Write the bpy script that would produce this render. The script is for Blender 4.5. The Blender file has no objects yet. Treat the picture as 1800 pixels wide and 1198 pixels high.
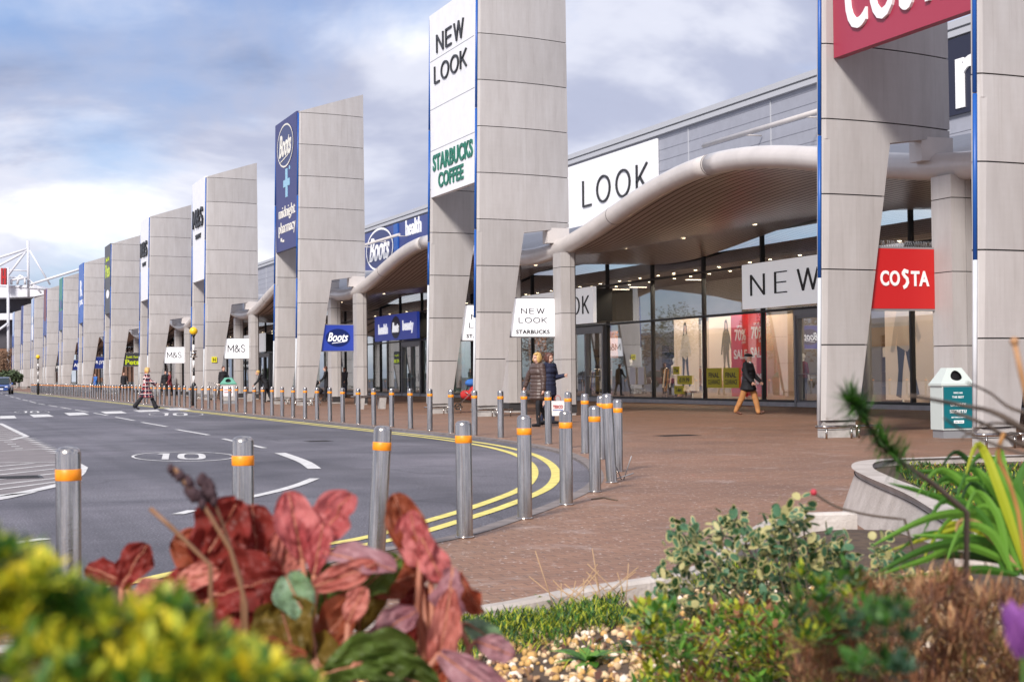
import bpy, bmesh, math, random
from mathutils import Vector, Matrix, Euler, noise
random.seed(7)
R = math.radians
scene = bpy.context.scene
COL = scene.collection
# ---------------------------------------------------------------- camera
F_PX = 2800.0
PHI = math.atan(1050 / F_PX)
CAM_H = 1.15
cam_data = bpy.data.cameras.new('camera')
cam_data.sensor_width = 36.0
cam_data.lens = F_PX / 1800 * 36
cam_data.clip_start = 0.1
cam_data.clip_end = 3000
cam_data.dof.use_dof = True
cam_data.dof.focus_distance = 27.0
cam_data.dof.aperture_fstop = 6.3
cam = bpy.data.objects.new('camera', cam_data)
COL.objects.link(cam)
CAM_R = Matrix.Rotation(-PHI, 3, 'Z') @ Matrix.Rotation(math.pi / 2 + math.atan(61.5 / F_PX), 3, 'X') @ Matrix.Rotation(-R(0.6), 3, 'Z')
cam.matrix_world = Matrix.Translation((0, 0, CAM_H)) @ CAM_R.to_4x4()
scene.camera = cam
# ---------------------------------------------------------------- sky
SUN_AZ, SUN_EL = math.atan2(-0.64, -0.70), R(36)
world = bpy.data.worlds.new('World')
scene.world = world
world.use_nodes = True
wn, wl = world.node_tree.nodes, world.node_tree.links
wn.clear()
def N(nodes, typ, **kw):
    n = nodes.new(typ)
    for k, v in kw.items():
        setattr(n, k, v)
    return n
w_out = N(wn, 'ShaderNodeOutputWorld'); bg = N(wn, 'ShaderNodeBackground')
sky = N(wn, 'ShaderNodeTexSky', sky_type='NISHITA', sun_disc=False)
sky.sun_elevation = SUN_EL; sky.sun_rotation = SUN_AZ; sky.air_density = 1.0; sky.dust_density = 0.6
tc = N(wn, 'ShaderNodeTexCoord'); sep = N(wn, 'ShaderNodeSeparateXYZ')
wl.new(tc.outputs['Generated'], sep.inputs[0])
zz = N(wn, 'ShaderNodeMath', operation='ADD'); zz.inputs[1].default_value = 0.38
zm = N(wn, 'ShaderNodeMath', operation='MAXIMUM'); zm.inputs[1].default_value = 0.0
wl.new(sep.outputs['Z'], zm.inputs[0]); wl.new(zm.outputs[0], zz.inputs[0])
dx = N(wn, 'ShaderNodeMath', operation='DIVIDE'); dy = N(wn, 'ShaderNodeMath', operation='DIVIDE')
wl.new(sep.outputs['X'], dx.inputs[0]); wl.new(zz.outputs[0], dx.inputs[1])
wl.new(sep.outputs['Y'], dy.inputs[0]); wl.new(zz.outputs[0], dy.inputs[1])
cmb = N(wn, 'ShaderNodeCombineXYZ'); wl.new(dx.outputs[0], cmb.inputs[0]); wl.new(dy.outputs[0], cmb.inputs[1])
def wnoise(scale, detail, rough, off, dist=0.0):
    mp = N(wn, 'ShaderNodeMapping'); mp.inputs['Location'].default_value = off
    wl.new(cmb.outputs[0], mp.inputs[0])
    n = N(wn, 'ShaderNodeTexNoise'); n.inputs['Scale'].default_value = scale; n.inputs['Detail'].default_value = detail
    n.inputs['Roughness'].default_value = rough; n.inputs['Distortion'].default_value = dist
    wl.new(mp.outputs[0], n.inputs['Vector']); return n
def ramp(nodes, links, src, pts):
    r = N(nodes, 'ShaderNodeValToRGB'); e = r.color_ramp.elements
    while len(e) < len(pts): e.new(0.5)
    for el, (p, c) in zip(e, pts):
        el.position = p; el.color = (*c, 1) if len(c) == 3 else c
    links.new(src, r.inputs[0]); return r
n1 = wnoise(1.25, 7, 0.54, (3.1, 0.4, 0), 0.35)
n2 = wnoise(2.0, 6, 0.54, (9.0, 5.0, 2.0), 0.3)
cov = ramp(wn, wl, n1.outputs['Fac'], [(0.33, (0.25, 0.25, 0.25)), (0.47, (1, 1, 1))])
cc = ramp(wn, wl, n2.outputs['Fac'], [(0.32, (2.5, 2.8, 4.0)), (0.44, (3.9, 4.2, 5.5)), (0.54, (6.0, 6.2, 7.2)), (0.65, (8.8, 8.8, 9.1))])
cc.color_ramp.interpolation = 'EASE'
skyb = N(wn, 'ShaderNodeMixRGB', blend_type='MULTIPLY'); skyb.inputs[0].default_value = 1; skyb.inputs[2].default_value = (0.55, 0.72, 1.0, 1)
wl.new(sky.outputs[0], skyb.inputs[1])
mx = N(wn, 'ShaderNodeMixRGB'); wl.new(cov.outputs[0], mx.inputs[0]); wl.new(skyb.outputs[0], mx.inputs[1]); wl.new(cc.outputs[0], mx.inputs[2])
wl.new(mx.outputs[0], bg.inputs[0]); bg.inputs[1].default_value = 0.10
wl.new(bg.outputs[0], w_out.inputs[0])
# ---------------------------------------------------------------- sun
sd = bpy.data.lights.new('sun', 'SUN'); sd.energy = 3.6; sd.angle = R(10); sd.color = (1.0, 0.94, 0.88)
sun = bpy.data.objects.new('sun', sd); COL.objects.link(sun)
sun_dir = Vector((math.sin(SUN_AZ) * math.cos(SUN_EL), math.cos(SUN_AZ) * math.cos(SUN_EL), math.sin(SUN_EL)))
sun.rotation_euler = (-sun_dir).to_track_quat('-Z', 'Y').to_euler()
sun.location = (0, 0, 40)
# ---------------------------------------------------------------- exposure
scene.view_settings.view_transform = 'Standard'
scene.view_settings.look = 'None'
scene.view_settings.exposure = 0.42
scene.view_settings.gamma = 1.0
# ---------------------------------------------------------------- survey helpers (pixel of the 1800x1198 survey -> metres on the ground)
def ray(px, py):
    return CAM_R @ Vector(((px - 900) / F_PX, -(py - 599) / F_PX, -1))
def gp(px, py, z=0.0):
    d = ray(px, py); t = (z - CAM_H) / d.z
    return Vector((d.x * t, d.y * t, z))
def pd(px, py, depth):
    d = ray(px, py); return Vector((0, 0, CAM_H)) + d * depth
RIGHT = Vector((math.cos(PHI), -math.sin(PHI), 0)); FWD = Vector((math.sin(PHI), math.cos(PHI), 0)); UP = Vector((0, 0, 1))
def cz(cx, depth, z=0.0):
    return RIGHT * cx + FWD * depth + UP * z
# ---------------------------------------------------------------- materials
MATS = {}
def mat(name, col, rough=0.6, metal=0.0, var=0.0, vscale=3.0, bump=0.0, bscale=40.0, col2=None, spec=0.5, emit=None, es=1.0, stretch=None, trans=0.0, detail=5, coat=0.0):
    m = bpy.data.materials.new(name); m.use_nodes = True
    nt = m.node_tree; b = nt.nodes['Principled BSDF']
    b.inputs['Base Color'].default_value = (*col, 1); b.inputs['Roughness'].default_value = rough; b.inputs['Metallic'].default_value = metal
    b.inputs['Specular IOR Level'].default_value = spec
    if coat: b.inputs['Coat Weight'].default_value = coat
    if emit: b.inputs['Emission Color'].default_value = (*emit, 1); b.inputs['Emission Strength'].default_value = es
    if var or bump or col2:
        g = N(nt.nodes, 'ShaderNodeNewGeometry'); mp = N(nt.nodes, 'ShaderNodeMapping')
        if stretch: mp.inputs['Scale'].default_value = stretch
        nt.links.new(g.outputs['Position'], mp.inputs[0])
        n = N(nt.nodes, 'ShaderNodeTexNoise'); n.inputs['Scale'].default_value = vscale; n.inputs['Detail'].default_value = detail; n.inputs['Roughness'].default_value = 0.6
        nt.links.new(mp.outputs[0], n.inputs['Vector'])
        c2 = col2 or tuple(c * (1 - var) for c in col); c1 = tuple(min(1, c * (1 + var * 0.6)) for c in col) if not col2 else col
        rp = ramp(nt.nodes, nt.links, n.outputs['Fac'], [(0.34, c2), (0.66, c1)])
        nt.links.new(rp.outputs[0], b.inputs['Base Color'])
        if bump:
            n2 = N(nt.nodes, 'ShaderNodeTexNoise'); n2.inputs['Scale'].default_value = bscale; n2.inputs['Detail'].default_value = 4
            nt.links.new(g.outputs['Position'], n2.inputs['Vector'])
            bp = N(nt.nodes, 'ShaderNodeBump'); bp.inputs['Strength'].default_value = bump; bp.inputs['Distance'].default_value = 0.02
            nt.links.new(n2.outputs['Fac'], bp.inputs['Height']); nt.links.new(bp.outputs[0], b.inputs['Normal'])
    if trans:
        t = N(nt.nodes, 'ShaderNodeBsdfTranslucent'); ms = N(nt.nodes, 'ShaderNodeMixShader'); ms.inputs[0].default_value = trans
        t.inputs[0].default_value = (*[min(1, c * 1.3) for c in col], 1)
        o = nt.nodes['Material Output']
        nt.links.new(b.outputs[0], ms.inputs[1]); nt.links.new(t.outputs[0], ms.inputs[2]); nt.links.new(ms.outputs[0], o.inputs[0])
    MATS[name] = m; return m
def panel_mat():
    m = mat('cladding_panel', (0.47, 0.435, 0.41), 0.55)
    nt = m.node_tree; n, l = nt.nodes, nt.links; b = n['Principled BSDF']
    g = N(n, 'ShaderNodeNewGeometry'); s = N(n, 'ShaderNodeSeparateXYZ'); l.new(g.outputs['Position'], s.inputs[0])
    oi = N(n, 'ShaderNodeObjectInfo')
    a = N(n, 'ShaderNodeMath', operation='SUBTRACT'); a.inputs[1].default_value = 0.3; l.new(s.outputs['Z'], a.inputs[0])
    d = N(n, 'ShaderNodeMath', operation='DIVIDE'); d.inputs[1].default_value = 1.3; l.new(a.outputs[0], d.inputs[0])
    fl = N(n, 'ShaderNodeMath', operation='FLOOR'); l.new(d.outputs[0], fl.inputs[0])
    r = N(n, 'ShaderNodeMath', operation='MULTIPLY_ADD'); l.new(oi.outputs['Random'], r.inputs[0]); r.inputs[1].default_value = 57.3; l.new(fl.outputs[0], r.inputs[2])
    wn_ = N(n, 'ShaderNodeTexWhiteNoise', noise_dimensions='1D'); l.new(r.outputs[0], wn_.inputs['W'])
    mp = N(n, 'ShaderNodeMapping'); mp.inputs['Scale'].default_value = (2.2, 2.2, 0.45); l.new(g.outputs['Position'], mp.inputs[0])
    ns = N(n, 'ShaderNodeTexNoise'); ns.inputs['Scale'].default_value = 1.6; ns.inputs['Detail'].default_value = 7; ns.inputs['Roughness'].default_value = 0.65; l.new(mp.outputs[0], ns.inputs['Vector'])
    mp2 = N(n, 'ShaderNodeMapping'); mp2.inputs['Scale'].default_value = (0.6, 0.6, 5.0); l.new(g.outputs['Position'], mp2.inputs[0])
    n3 = N(n, 'ShaderNodeTexNoise'); n3.inputs['Scale'].default_value = 3.0; n3.inputs['Detail'].default_value = 3; l.new(mp2.outputs[0], n3.inputs['Vector'])
    c1 = ramp(n, l, ns.outputs['Fac'], [(0.25, (0.385, 0.36, 0.35)), (0.5, (0.435, 0.41, 0.40)), (0.75, (0.475, 0.455, 0.45))])
    sc = N(n, 'ShaderNodeMapRange'); sc.inputs['To Min'].default_value = 0.92; sc.inputs['To Max'].default_value = 1.06; l.new(wn_.outputs['Value'], sc.inputs['Value'])
    sc2 = N(n, 'ShaderNodeMapRange'); sc2.inputs['From Min'].default_value = 0.3; sc2.inputs['From Max'].default_value = 0.7; sc2.inputs['To Min'].default_value = 0.985; sc2.inputs['To Max'].default_value = 1.01; l.new(n3.outputs['Fac'], sc2.inputs['Value'])
    mu = N(n, 'ShaderNodeMath', operation='MULTIPLY'); l.new(sc.outputs[0], mu.inputs[0]); l.new(sc2.outputs[0], mu.inputs[1])
    vm = N(n, 'ShaderNodeVectorMath', operation='SCALE'); l.new(c1.outputs[0], vm.inputs[0]); l.new(mu.outputs[0], vm.inputs['Scale'])
    # weather streaks running down from the joints
    mp3 = N(n, 'ShaderNodeMapping'); mp3.inputs['Scale'].default_value = (9, 9, 0.25); l.new(g.outputs['Position'], mp3.inputs[0])
    n4 = N(n, 'ShaderNodeTexNoise'); n4.inputs['Scale'].default_value = 2.0; n4.inputs['Detail'].default_value = 4; l.new(mp3.outputs[0], n4.inputs['Vector'])
    st = ramp(n, l, n4.outputs['Fac'], [(0.56, (1, 1, 1)), (0.78, (0.74, 0.71, 0.68))])
    mm = N(n, 'ShaderNodeMixRGB', blend_type='MULTIPLY'); mm.inputs[0].default_value = 0.42; l.new(vm.outputs[0], mm.inputs[1]); l.new(st.outputs[0], mm.inputs[2])
    # splash dirt on the lowest panels
    n5 = N(n, 'ShaderNodeTexNoise'); n5.inputs['Scale'].default_value = 5.0; n5.inputs['Detail'].default_value = 6; l.new(g.outputs['Position'], n5.inputs['Vector'])
    hz = N(n, 'ShaderNodeMath', operation='MULTIPLY_ADD'); hz.inputs[1].default_value = 1.6; l.new(n5.outputs['Fac'], hz.inputs[0]); l.new(s.outputs['Z'], hz.inputs[2])
    dr = ramp(n, l, hz.outputs[0], [(0.0, (0.55, 0.50, 0.45)), (1.0, (1, 1, 1))]); dr.color_ramp.elements[0].position = 0.85; 
    dm = N(n, 'ShaderNodeMixRGB', blend_type='MULTIPLY'); dm.inputs[0].default_value = 0.6; l.new(mm.outputs[0], dm.inputs[1]); l.new(dr.outputs[0], dm.inputs[2])
    l.new(dm.outputs[0], b.inputs['Base Color'])
    return m
P_PANEL = panel_mat()
P_GAP = mat('joint_dark', (0.035, 0.033, 0.035), 0.8)
P_BLUE = mat('blue_trim', (0.008, 0.085, 0.36), 0.4)
P_EDGE = mat('pale_edge', (0.55, 0.57, 0.60), 0.5, var=0.1)
P_STEEL = mat('brushed_steel', (0.50, 0.46, 0.43), 0.20, 1.0, var=0.28, vscale=26, bump=0.04, bscale=90, stretch=(1, 1, 0.12))
P_ORANGE = mat('orange_reflective_band', (0.95, 0.30, 0.01), 0.45, var=0.15, vscale=30)
P_LITW = mat('backlit_white', (0.8, 0.8, 0.82), 0.4, emit=(0.95, 0.95, 1), es=0.30)
P_LITL = mat('backlit_letter', (0.8, 0.8, 0.82), 0.4, emit=(0.95, 0.95, 1), es=0.5)
P_LITN = mat('backlit_navy', (0.02, 0.04, 0.24), 0.35, emit=(0.03, 0.06, 0.4), es=0.35)
P_LITR = mat('backlit_red', (0.45, 0.012, 0.012), 0.35, emit=(0.5, 0.01, 0.01), es=0.10)
P_WHITE = mat('white_panel', (0.82, 0.82, 0.84), 0.4, var=0.05)
P_WPAINT = mat('white_road_paint', (0.62, 0.61, 0.60), 0.7, var=0.25, vscale=7, bump=0.1)
P_YPAINT = mat('yellow_road_paint', (0.72, 0.62, 0.17), 0.7, var=0.22, vscale=6, bump=0.1)
P_BLACK = mat('black_letter', (0.012, 0.012, 0.014), 0.4)
P_DARK = mat('dark_frame', (0.022, 0.024, 0.028), 0.4)
P_GREY = mat('grey_frame', (0.28, 0.29, 0.31), 0.4, 0.3)
P_NAVY = mat('navy_panel', (0.016, 0.034, 0.19), 0.35)
P_NAVY2 = mat('navy_panel_dusty', (0.035, 0.04, 0.16), 0.45)
P_NAVYD = mat('navy_oval', (0.008, 0.02, 0.12), 0.35)
P_RED = mat('red_panel', (0.42, 0.012, 0.012), 0.35)
P_MAROON = mat('crimson_panel', (0.36, 0.035, 0.07), 0.4)
P_GREENL = mat('green_letter', (0.0, 0.14, 0.085), 0.4)
P_TUBE = mat('painted_tube', (0.56, 0.52, 0.50), 0.3, var=0.08, vscale=1.5, coat=0.2)
P_SLAT = mat('soffit_slat', (0.35, 0.29, 0.28), 0.28, 0.1, var=0.12, vscale=1.2)
P_CLAD = mat('grey_wall_cladding', (0.30, 0.31, 0.36), 0.5, var=0.06)
P_DOWN = mat('downlight_glow', (1, 0.85, 0.6), 0.5, emit=(1, 0.78, 0.5), es=3.0)
P_LINE = mat('wall_groove', (0.235, 0.245, 0.29), 0.6)
P_CAP = mat('parapet_metal', (0.42, 0.43, 0.46), 0.4)
P_INT = mat('shop_wall', (0.17, 0.15, 0.14), 0.8, var=0.15, vscale=0.6)
P_INTD = mat('shop_wall_dark', (0.13, 0.10, 0.085), 0.8, var=0.2)
P_INTT = mat('shop_wall_teal', (0.12, 0.22, 0.24), 0.8, var=0.3, vscale=0.5)
P_FLOOR = mat('shop_floor', (0.26, 0.22, 0.18), 0.35, var=0.1)
P_LAMP = mat('lamp_glow', (1, 0.85, 0.6), 0.5, emit=(1, 0.80, 0.52), es=7.0)
P_LIT = mat('lit_ceiling_panel', (1, 0.9, 0.75), 0.5, emit=(1, 0.80, 0.58), es=3.2)
P_YEL = mat('yellow_poster', (0.72, 0.66, 0.02), 0.5)
P_SALE = mat('sale_red', (0.74, 0.010, 0.02), 0.45, var=0.15, vscale=1.5)
P_CONC = mat('concrete', (0.42, 0.40, 0.385), 0.8, var=0.22, vscale=5, bump=0.3, bscale=60)
def glass_mat():
    m = bpy.data.materials.new('shop_glass'); m.use_nodes = True; n, l = m.node_tree.nodes, m.node_tree.links; n.clear()
    o = N(n, 'ShaderNodeOutputMaterial'); t = N(n, 'ShaderNodeBsdfTransparent'); g = N(n, 'ShaderNodeBsdfGlossy'); g.inputs['Roughness'].default_value = 0.015
    t.inputs[0].default_value = (0.86, 0.90, 0.90, 1); g.inputs[0].default_value = (0.9, 0.95, 1, 1)
    fr = N(n, 'ShaderNodeFresnel'); fr.inputs['IOR'].default_value = 1.85
    ad = N(n, 'ShaderNodeMath', operation='ADD'); ad.inputs[1].default_value = 0.23; l.new(fr.outputs[0], ad.inputs[0])
    ms = N(n, 'ShaderNodeMixShader'); l.new(ad.outputs[0], ms.inputs[0]); l.new(t.outputs[0], ms.inputs[1]); l.new(g.outputs[0], ms.inputs[2]); l.new(ms.outputs[0], o.inputs[0])
    return m
P_GLASS = glass_mat()
# ---------------------------------------------------------------- mesh builder
class MB:
    def __init__(s): s.v = []; s.f = []; s.m = []; s.sm = []; s.g = []
    def quad(s, a, b, c, d, mi=0, sm=False):
        i = len(s.v); s.v += [tuple(a), tuple(b), tuple(c), tuple(d)]; s.f.append((i, i + 1, i + 2, i + 3)); s.m.append(mi); s.sm.append(sm)
    def poly(s, pts, mi=0):
        i = len(s.v); s.v += [tuple(p) for p in pts]; s.f.append(tuple(range(i, i + len(pts)))); s.m.append(mi); s.sm.append(False)
    def box(s, x0, x1, y0, y1, z0, z1, mi=0, top=None):
        i = len(s.v); tx0, tx1, ty0, ty1 = top if top else (x0, x1, y0, y1)
        s.v += [(x0, y0, z0), (x1, y0, z0), (x1, y1, z0), (x0, y1, z0), (tx0, ty0, z1), (tx1, ty0, z1), (tx1, ty1, z1), (tx0, ty1, z1)]
        for f in ((3, 2, 1, 0), (4, 5, 6, 7), (0, 1, 5, 4), (1, 2, 6, 5), (2, 3, 7, 6), (3, 0, 4, 7)):
            s.f.append(tuple(i + k for k in f)); s.m.append(mi); s.sm.append(False)
    def prism(s, plan, z0, z1, mi=0):
        n = len(plan); i = len(s.v)
        s.v += [(x, y, z0) for x, y in plan] + [(x, y, z1) for x, y in plan]
        s.f.append(tuple(i + k for k in reversed(range(n)))); s.f.append(tuple(i + n + k for k in range(n))); s.m += [mi, mi]; s.sm += [False, False]
        for k in range(n):
            j = (k + 1) % n; s.f.append((i + k, i + j, i + n + j, i + n + k)); s.m.append(mi); s.sm.append(False)
    def tube(s, path, r, seg=10, mi=0, cap=True, sm=True):
        path = [Vector(p) for p in path]; n = len(path); i0 = len(s.v)
        rs = r if isinstance(r, (list, tuple)) else [r] * n
        up = Vector((0, 0, 1)); prev = None
        for k in range(n):
            d = (path[min(k + 1, n - 1)] - path[max(k - 1, 0)])
            d = d.normalized() if d.length > 1e-9 else up.copy()
            if prev is None:
                a = d.cross(up if abs(d.z) < 0.9 else Vector((1, 0, 0))).normalized()
            else:
                a = (prev - d * prev.dot(d)); a = a.normalized() if a.length > 1e-6 else d.orthogonal().normalized()
            prev = a; b = d.cross(a)
            for j in range(seg):
                t = 2 * math.pi * j / seg; s.v.append(tuple(path[k] + (a * math.cos(t) + b * math.sin(t)) * rs[k]))
        for k in range(n - 1):
            for j in range(seg):
                j2 = (j + 1) % seg; a = i0 + k * seg
                s.f.append((a + j, a + j2, a + seg + j2, a + seg + j)); s.m.append(mi); s.sm.append(sm)
        if cap:
            s.f.append(tuple(i0 + j for j in reversed(range(seg)))); s.f.append(tuple(i0 + (n - 1) * seg + j for j in range(seg))); s.m += [mi, mi]; s.sm += [False, False]
    def lathe(s, prof, c=(0, 0, 0), seg=20, mi=0):
        s_path = [(c[0], c[1], c[2] + z) for r, z in prof]
        i0 = len(s.v)
        for (r, z) in prof:
            for j in range(seg):
                t = 2 * math.pi * j / seg; s.v.append((c[0] + r * math.cos(t), c[1] + r * math.sin(t), c[2] + z))
        for k in range(len(prof) - 1):
            for j in range(seg):
                j2 = (j + 1) % seg; a = i0 + k * seg
                s.f.append((a + j, a + j2, a + seg + j2, a + seg + j)); s.m.append(mi); s.sm.append(True)
        if prof[0][0] > 1e-4: s.f.append(tuple(i0 + j for j in reversed(range(seg)))); s.m.append(mi); s.sm.append(False)
        if prof[-1][0] > 1e-4: s.f.append(tuple(i0 + (len(prof) - 1) * seg + j for j in range(seg))); s.m.append(mi); s.sm.append(False)
    def ball(s, c, r, mi=0, seg=12, rings=8, sc=(1, 1, 1)):
        i0 = len(s.v)
        for k in range(rings + 1):
            a = math.pi * k / rings
            for j in range(seg):
                t = 2 * math.pi * j / seg
                s.v.append((c[0] + r * sc[0] * math.sin(a) * math.cos(t), c[1] + r * sc[1] * math.sin(a) * math.sin(t), c[2] - r * sc[2] * math.cos(a)))
        for k in range(rings):
            for j in range(seg):
                j2 = (j + 1) % seg; a = i0 + k * seg
                s.f.append((a + j, a + j2, a + seg + j2, a + seg + j)); s.m.append(mi); s.sm.append(True)
    def add(s, verts, faces, mi=0, sm=False):
        i = len(s.v); s.v += [tuple(v) for v in verts]
        for f in faces: s.f.append(tuple(i + k for k in f)); s.m.append(mi); s.sm.append(sm)
    def xf(s, M):
        s.v = [tuple(M @ Vector(v)) for v in s.v]; return s
    def build(s, name, mats, parent=None, world=False, loc=None):
        if name == 'lettering' and len(s.g) > 1:   # every word is a piece of its own
            first = None; cuts = ([(0, 0)] if s.g[0][1] > 0 else []) + s.g + [(len(s.v), len(s.f))]
            for (v0, f0), (v1, f1) in zip(cuts, cuts[1:]):
                w = MB(); w.v = s.v[v0:v1]; w.f = [tuple(i - v0 for i in f) for f in s.f[f0:f1]]; w.m = s.m[f0:f1]; w.sm = s.sm[f0:f1]
                o = w.build(name, mats, parent, world, loc); first = first or o
            return first
        me = bpy.data.meshes.new(name)
        v = s.v
        if world and parent is not None:
            o_ = root_loc(parent); v = [(a[0] - o_.x, a[1] - o_.y, a[2] - o_.z) for a in v]
        if loc is not None: v = [(a[0] - loc[0], a[1] - loc[1], a[2] - loc[2]) for a in v]
        me.from_pydata(v, [], s.f)
        if not isinstance(mats, (list, tuple)): mats = [mats]
        for m in mats: me.materials.append(m)
        me.polygons.foreach_set('material_index', s.m); me.polygons.foreach_set('use_smooth', s.sm)
        me.update()
        o = bpy.data.objects.new(name, me); COL.objects.link(o)
        if parent is not None: o.parent = parent
        if loc is not None: o.location = loc
        return o
def root_loc(o):
    v = Vector((0, 0, 0))
    while o is not None: v += o.location; o = o.parent
    return v
def tag(o, label=None, cat=None, group=None, kind=None):
    if label: o['label'] = label
    if cat: o['category'] = cat
    if group: o['group'] = group
    if kind: o['kind'] = kind
    return o
def empty(name, loc, label, cat, group=None, rz=0):
    o = bpy.data.objects.new(name, None); COL.objects.link(o); o.location = loc; o.rotation_euler = (0, 0, rz); o.empty_display_size = 0.2
    return tag(o, label, cat, group)
def copy_tree(o, parent=None):
    c = o.copy(); COL.objects.link(c); c.parent = parent
    for ch in list(o.children): copy_tree(ch, c)
    return c
# ---------------------------------------------------------------- lettering
def text_mesh(s, bold=0.0, shear=0.0, spacing=1.0):
    cu = bpy.data.curves.new('lettering', 'FONT'); cu.body = s; cu.size = 1.0; cu.offset = bold; cu.shear = shear; cu.space_character = spacing; cu.extrude = 0.0; cu.resolution_u = 4
    ob = bpy.data.objects.new('lettering', cu); COL.objects.link(ob)
    dg = bpy.context.evaluated_depsgraph_get(); me = bpy.data.meshes.new_from_object(ob.evaluated_get(dg))
    v = [tuple(x.co) for x in me.vertices]; f = [tuple(p.vertices) for p in me.polygons]
    bpy.data.objects.remove(ob); bpy.data.meshes.remove(me); bpy.data.curves.remove(cu)
    return v, f
STROKES = {
 'N': (0.72, [[(0, 0), (0, 1), (1, 0), (1, 1)]]), 'E': (0.58, [[(1, 0), (0, 0), (0, 1), (1, 1)], [(0, 0.5), (0.92, 0.5)]]),
 'W': (1.0, [[(0, 1), (0.25, 0), (0.5, 1), (0.75, 0), (1, 1)]]), 'L': (0.55, [[(0, 1), (0, 0), (1, 0)]]),
 'O': (0.86, [[(0.5 + 0.5 * math.cos(a * math.pi / 12), 0.5 + 0.5 * math.sin(a * math.pi / 12)) for a in range(25)]]),
 'K': (0.62, [[(0, 0), (0, 1)], [(1, 1), (0, 0.38)], [(0.3, 0.56), (1, 0)]]),
 'M': (0.85, [[(0, 0), (0, 1), (0.5, 0.25), (1, 1), (1, 0)]]),
 '&': (0.78, [[(1, 0), (0.2, 0.72), (0.2, 0.9), (0.38, 1), (0.56, 0.9), (0.56, 0.75), (0.08, 0.4), (0.02, 0.18), (0.2, 0.01), (0.5, 0.02), (0.75, 0.2), (0.92, 0.5)]]),
 'S': (0.6, [[(0.95, 0.86), (0.75, 0.98), (0.4, 1), (0.1, 0.88), (0.08, 0.68), (0.35, 0.54), (0.75, 0.45), (0.98, 0.28), (0.92, 0.1), (0.6, 0), (0.25, 0.02), (0.0, 0.14)]]),
 ' ': (0.7, []), '1': (0.1, [[(0.5, 0), (0.5, 1)]]), '0': (0.8, [[(0.5 + 0.5 * math.cos(a * math.pi / 10), 0.5 + 0.5 * math.sin(a * math.pi / 10)) for a in range(21)]]),
 'H': (0.7, [[(0, 0), (0, 1)], [(1, 0), (1, 1)], [(0, 0.5), (1, 0.5)]])}
def stroke_text(s, h, w, track=0.28):
    x = 0; V = []; Fc = []
    for ch in s:
        cw, ls = STROKES[ch]; cw *= h
        for pl in ls:
            pts = [Vector((x + a * cw, b * h)) for a, b in pl]
            closed = (pts[0] - pts[-1]).length < 1e-6
            for k in range(len(pts) - 1):
                p, q = pts[k], pts[k + 1]; d = (q - p); L = d.length; d /= L; n = Vector((-d.y, d.x)) * w / 2
                e = d * (w * 0.42); p2 = p - e; q2 = q + e; i = len(V)
                dz = 0.0006 * (k % 2)
                V += [(p2.x - n.x, p2.y - n.y, dz), (q2.x - n.x, q2.y - n.y, dz), (q2.x + n.x, q2.y + n.y, dz), (p2.x + n.x, p2.y + n.y, dz)]; Fc.append((i, i + 1, i + 2, i + 3))
        x += cw + track * h
    return V, Fc
def put(mb, vf, origin, frame, width=None, height=None, depth=0.03, mi=0, align='c'):
    """lay flat lettering (2D verts) on a sign face and give it thickness"""
    V, Fc = vf
    if not V: return
    mb.g.append((len(mb.v), len(mb.f)))
    xs = [v[0] for v in V]; ys = [v[1] for v in V]; x0, x1, y0, y1 = min(xs), max(xs), min(ys), max(ys)
    sx = width / (x1 - x0) if width else None; sy = height / (y1 - y0) if height else None
    if sx is None: sx = sy
    if sy is None: sy = sx
    cx = {'c': (x0 + x1) / 2, 'l': x0, 'r': x1}[align]; cy = (y0 + y1) / 2 if align == 'c' else y0
    ax, ay, an = frame; o = Vector(origin); P = []; Q = []
    for v in V:
        p = o + ax * ((v[0] - cx) * sx) + ay * ((v[1] - cy) * sy)
        dz = v[2] if len(v) > 2 else 0
        P.append(p + an * (depth + dz)); Q.append(p + an * (-0.004))
    mb.add(P, Fc, mi); 
    # side walls
    cnt = {}
    for f in Fc:
        for k in range(len(f)):
            e = (f[k], f[(k + 1) % len(f)]); cnt[e] = cnt.get(e, 0) + 1
    walls = [(a, b) for (a, b) in cnt if (b, a) not in cnt]
    i = len(mb.v); mb.v += [tuple(p) for p in P] + [tuple(q) for q in Q]; n = len(P)
    for a, b in walls: mb.f.append((i + a, i + n + a, i + n + b, i + b)); mb.m.append(mi); mb.sm.append(False)
ROADF = (Vector((0, -1, 0)), Vector((0, 0, 1)), Vector((-1, 0, 0)))   # faces the road (-X)
CAMF = (Vector((1, 0, 0)), Vector((0, 0, 1)), Vector((0, -1, 0)))      # faces along the pavement (-Y)
def ellipse(mb, c, frame, rx, ry, off, mi=0, ring=None, seg=36):
    ax, ay, an = frame; c = Vector(c) + an * off
    P = [c + ax * rx * math.cos(2 * math.pi * k / seg) + ay * ry * math.sin(2 * math.pi * k / seg) for k in range(seg)]
    if ring is None: mb.poly(P, mi)
    else:
        Q = [c + ax * (rx - ring) * math.cos(2 * math.pi * k / seg) + ay * (ry - ring) * math.sin(2 * math.pi * k / seg) for k in range(seg)]
        for k in range(seg):
            j = (k + 1) % seg; mb.quad(P[k], P[j], Q[j], Q[k], mi)
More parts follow.
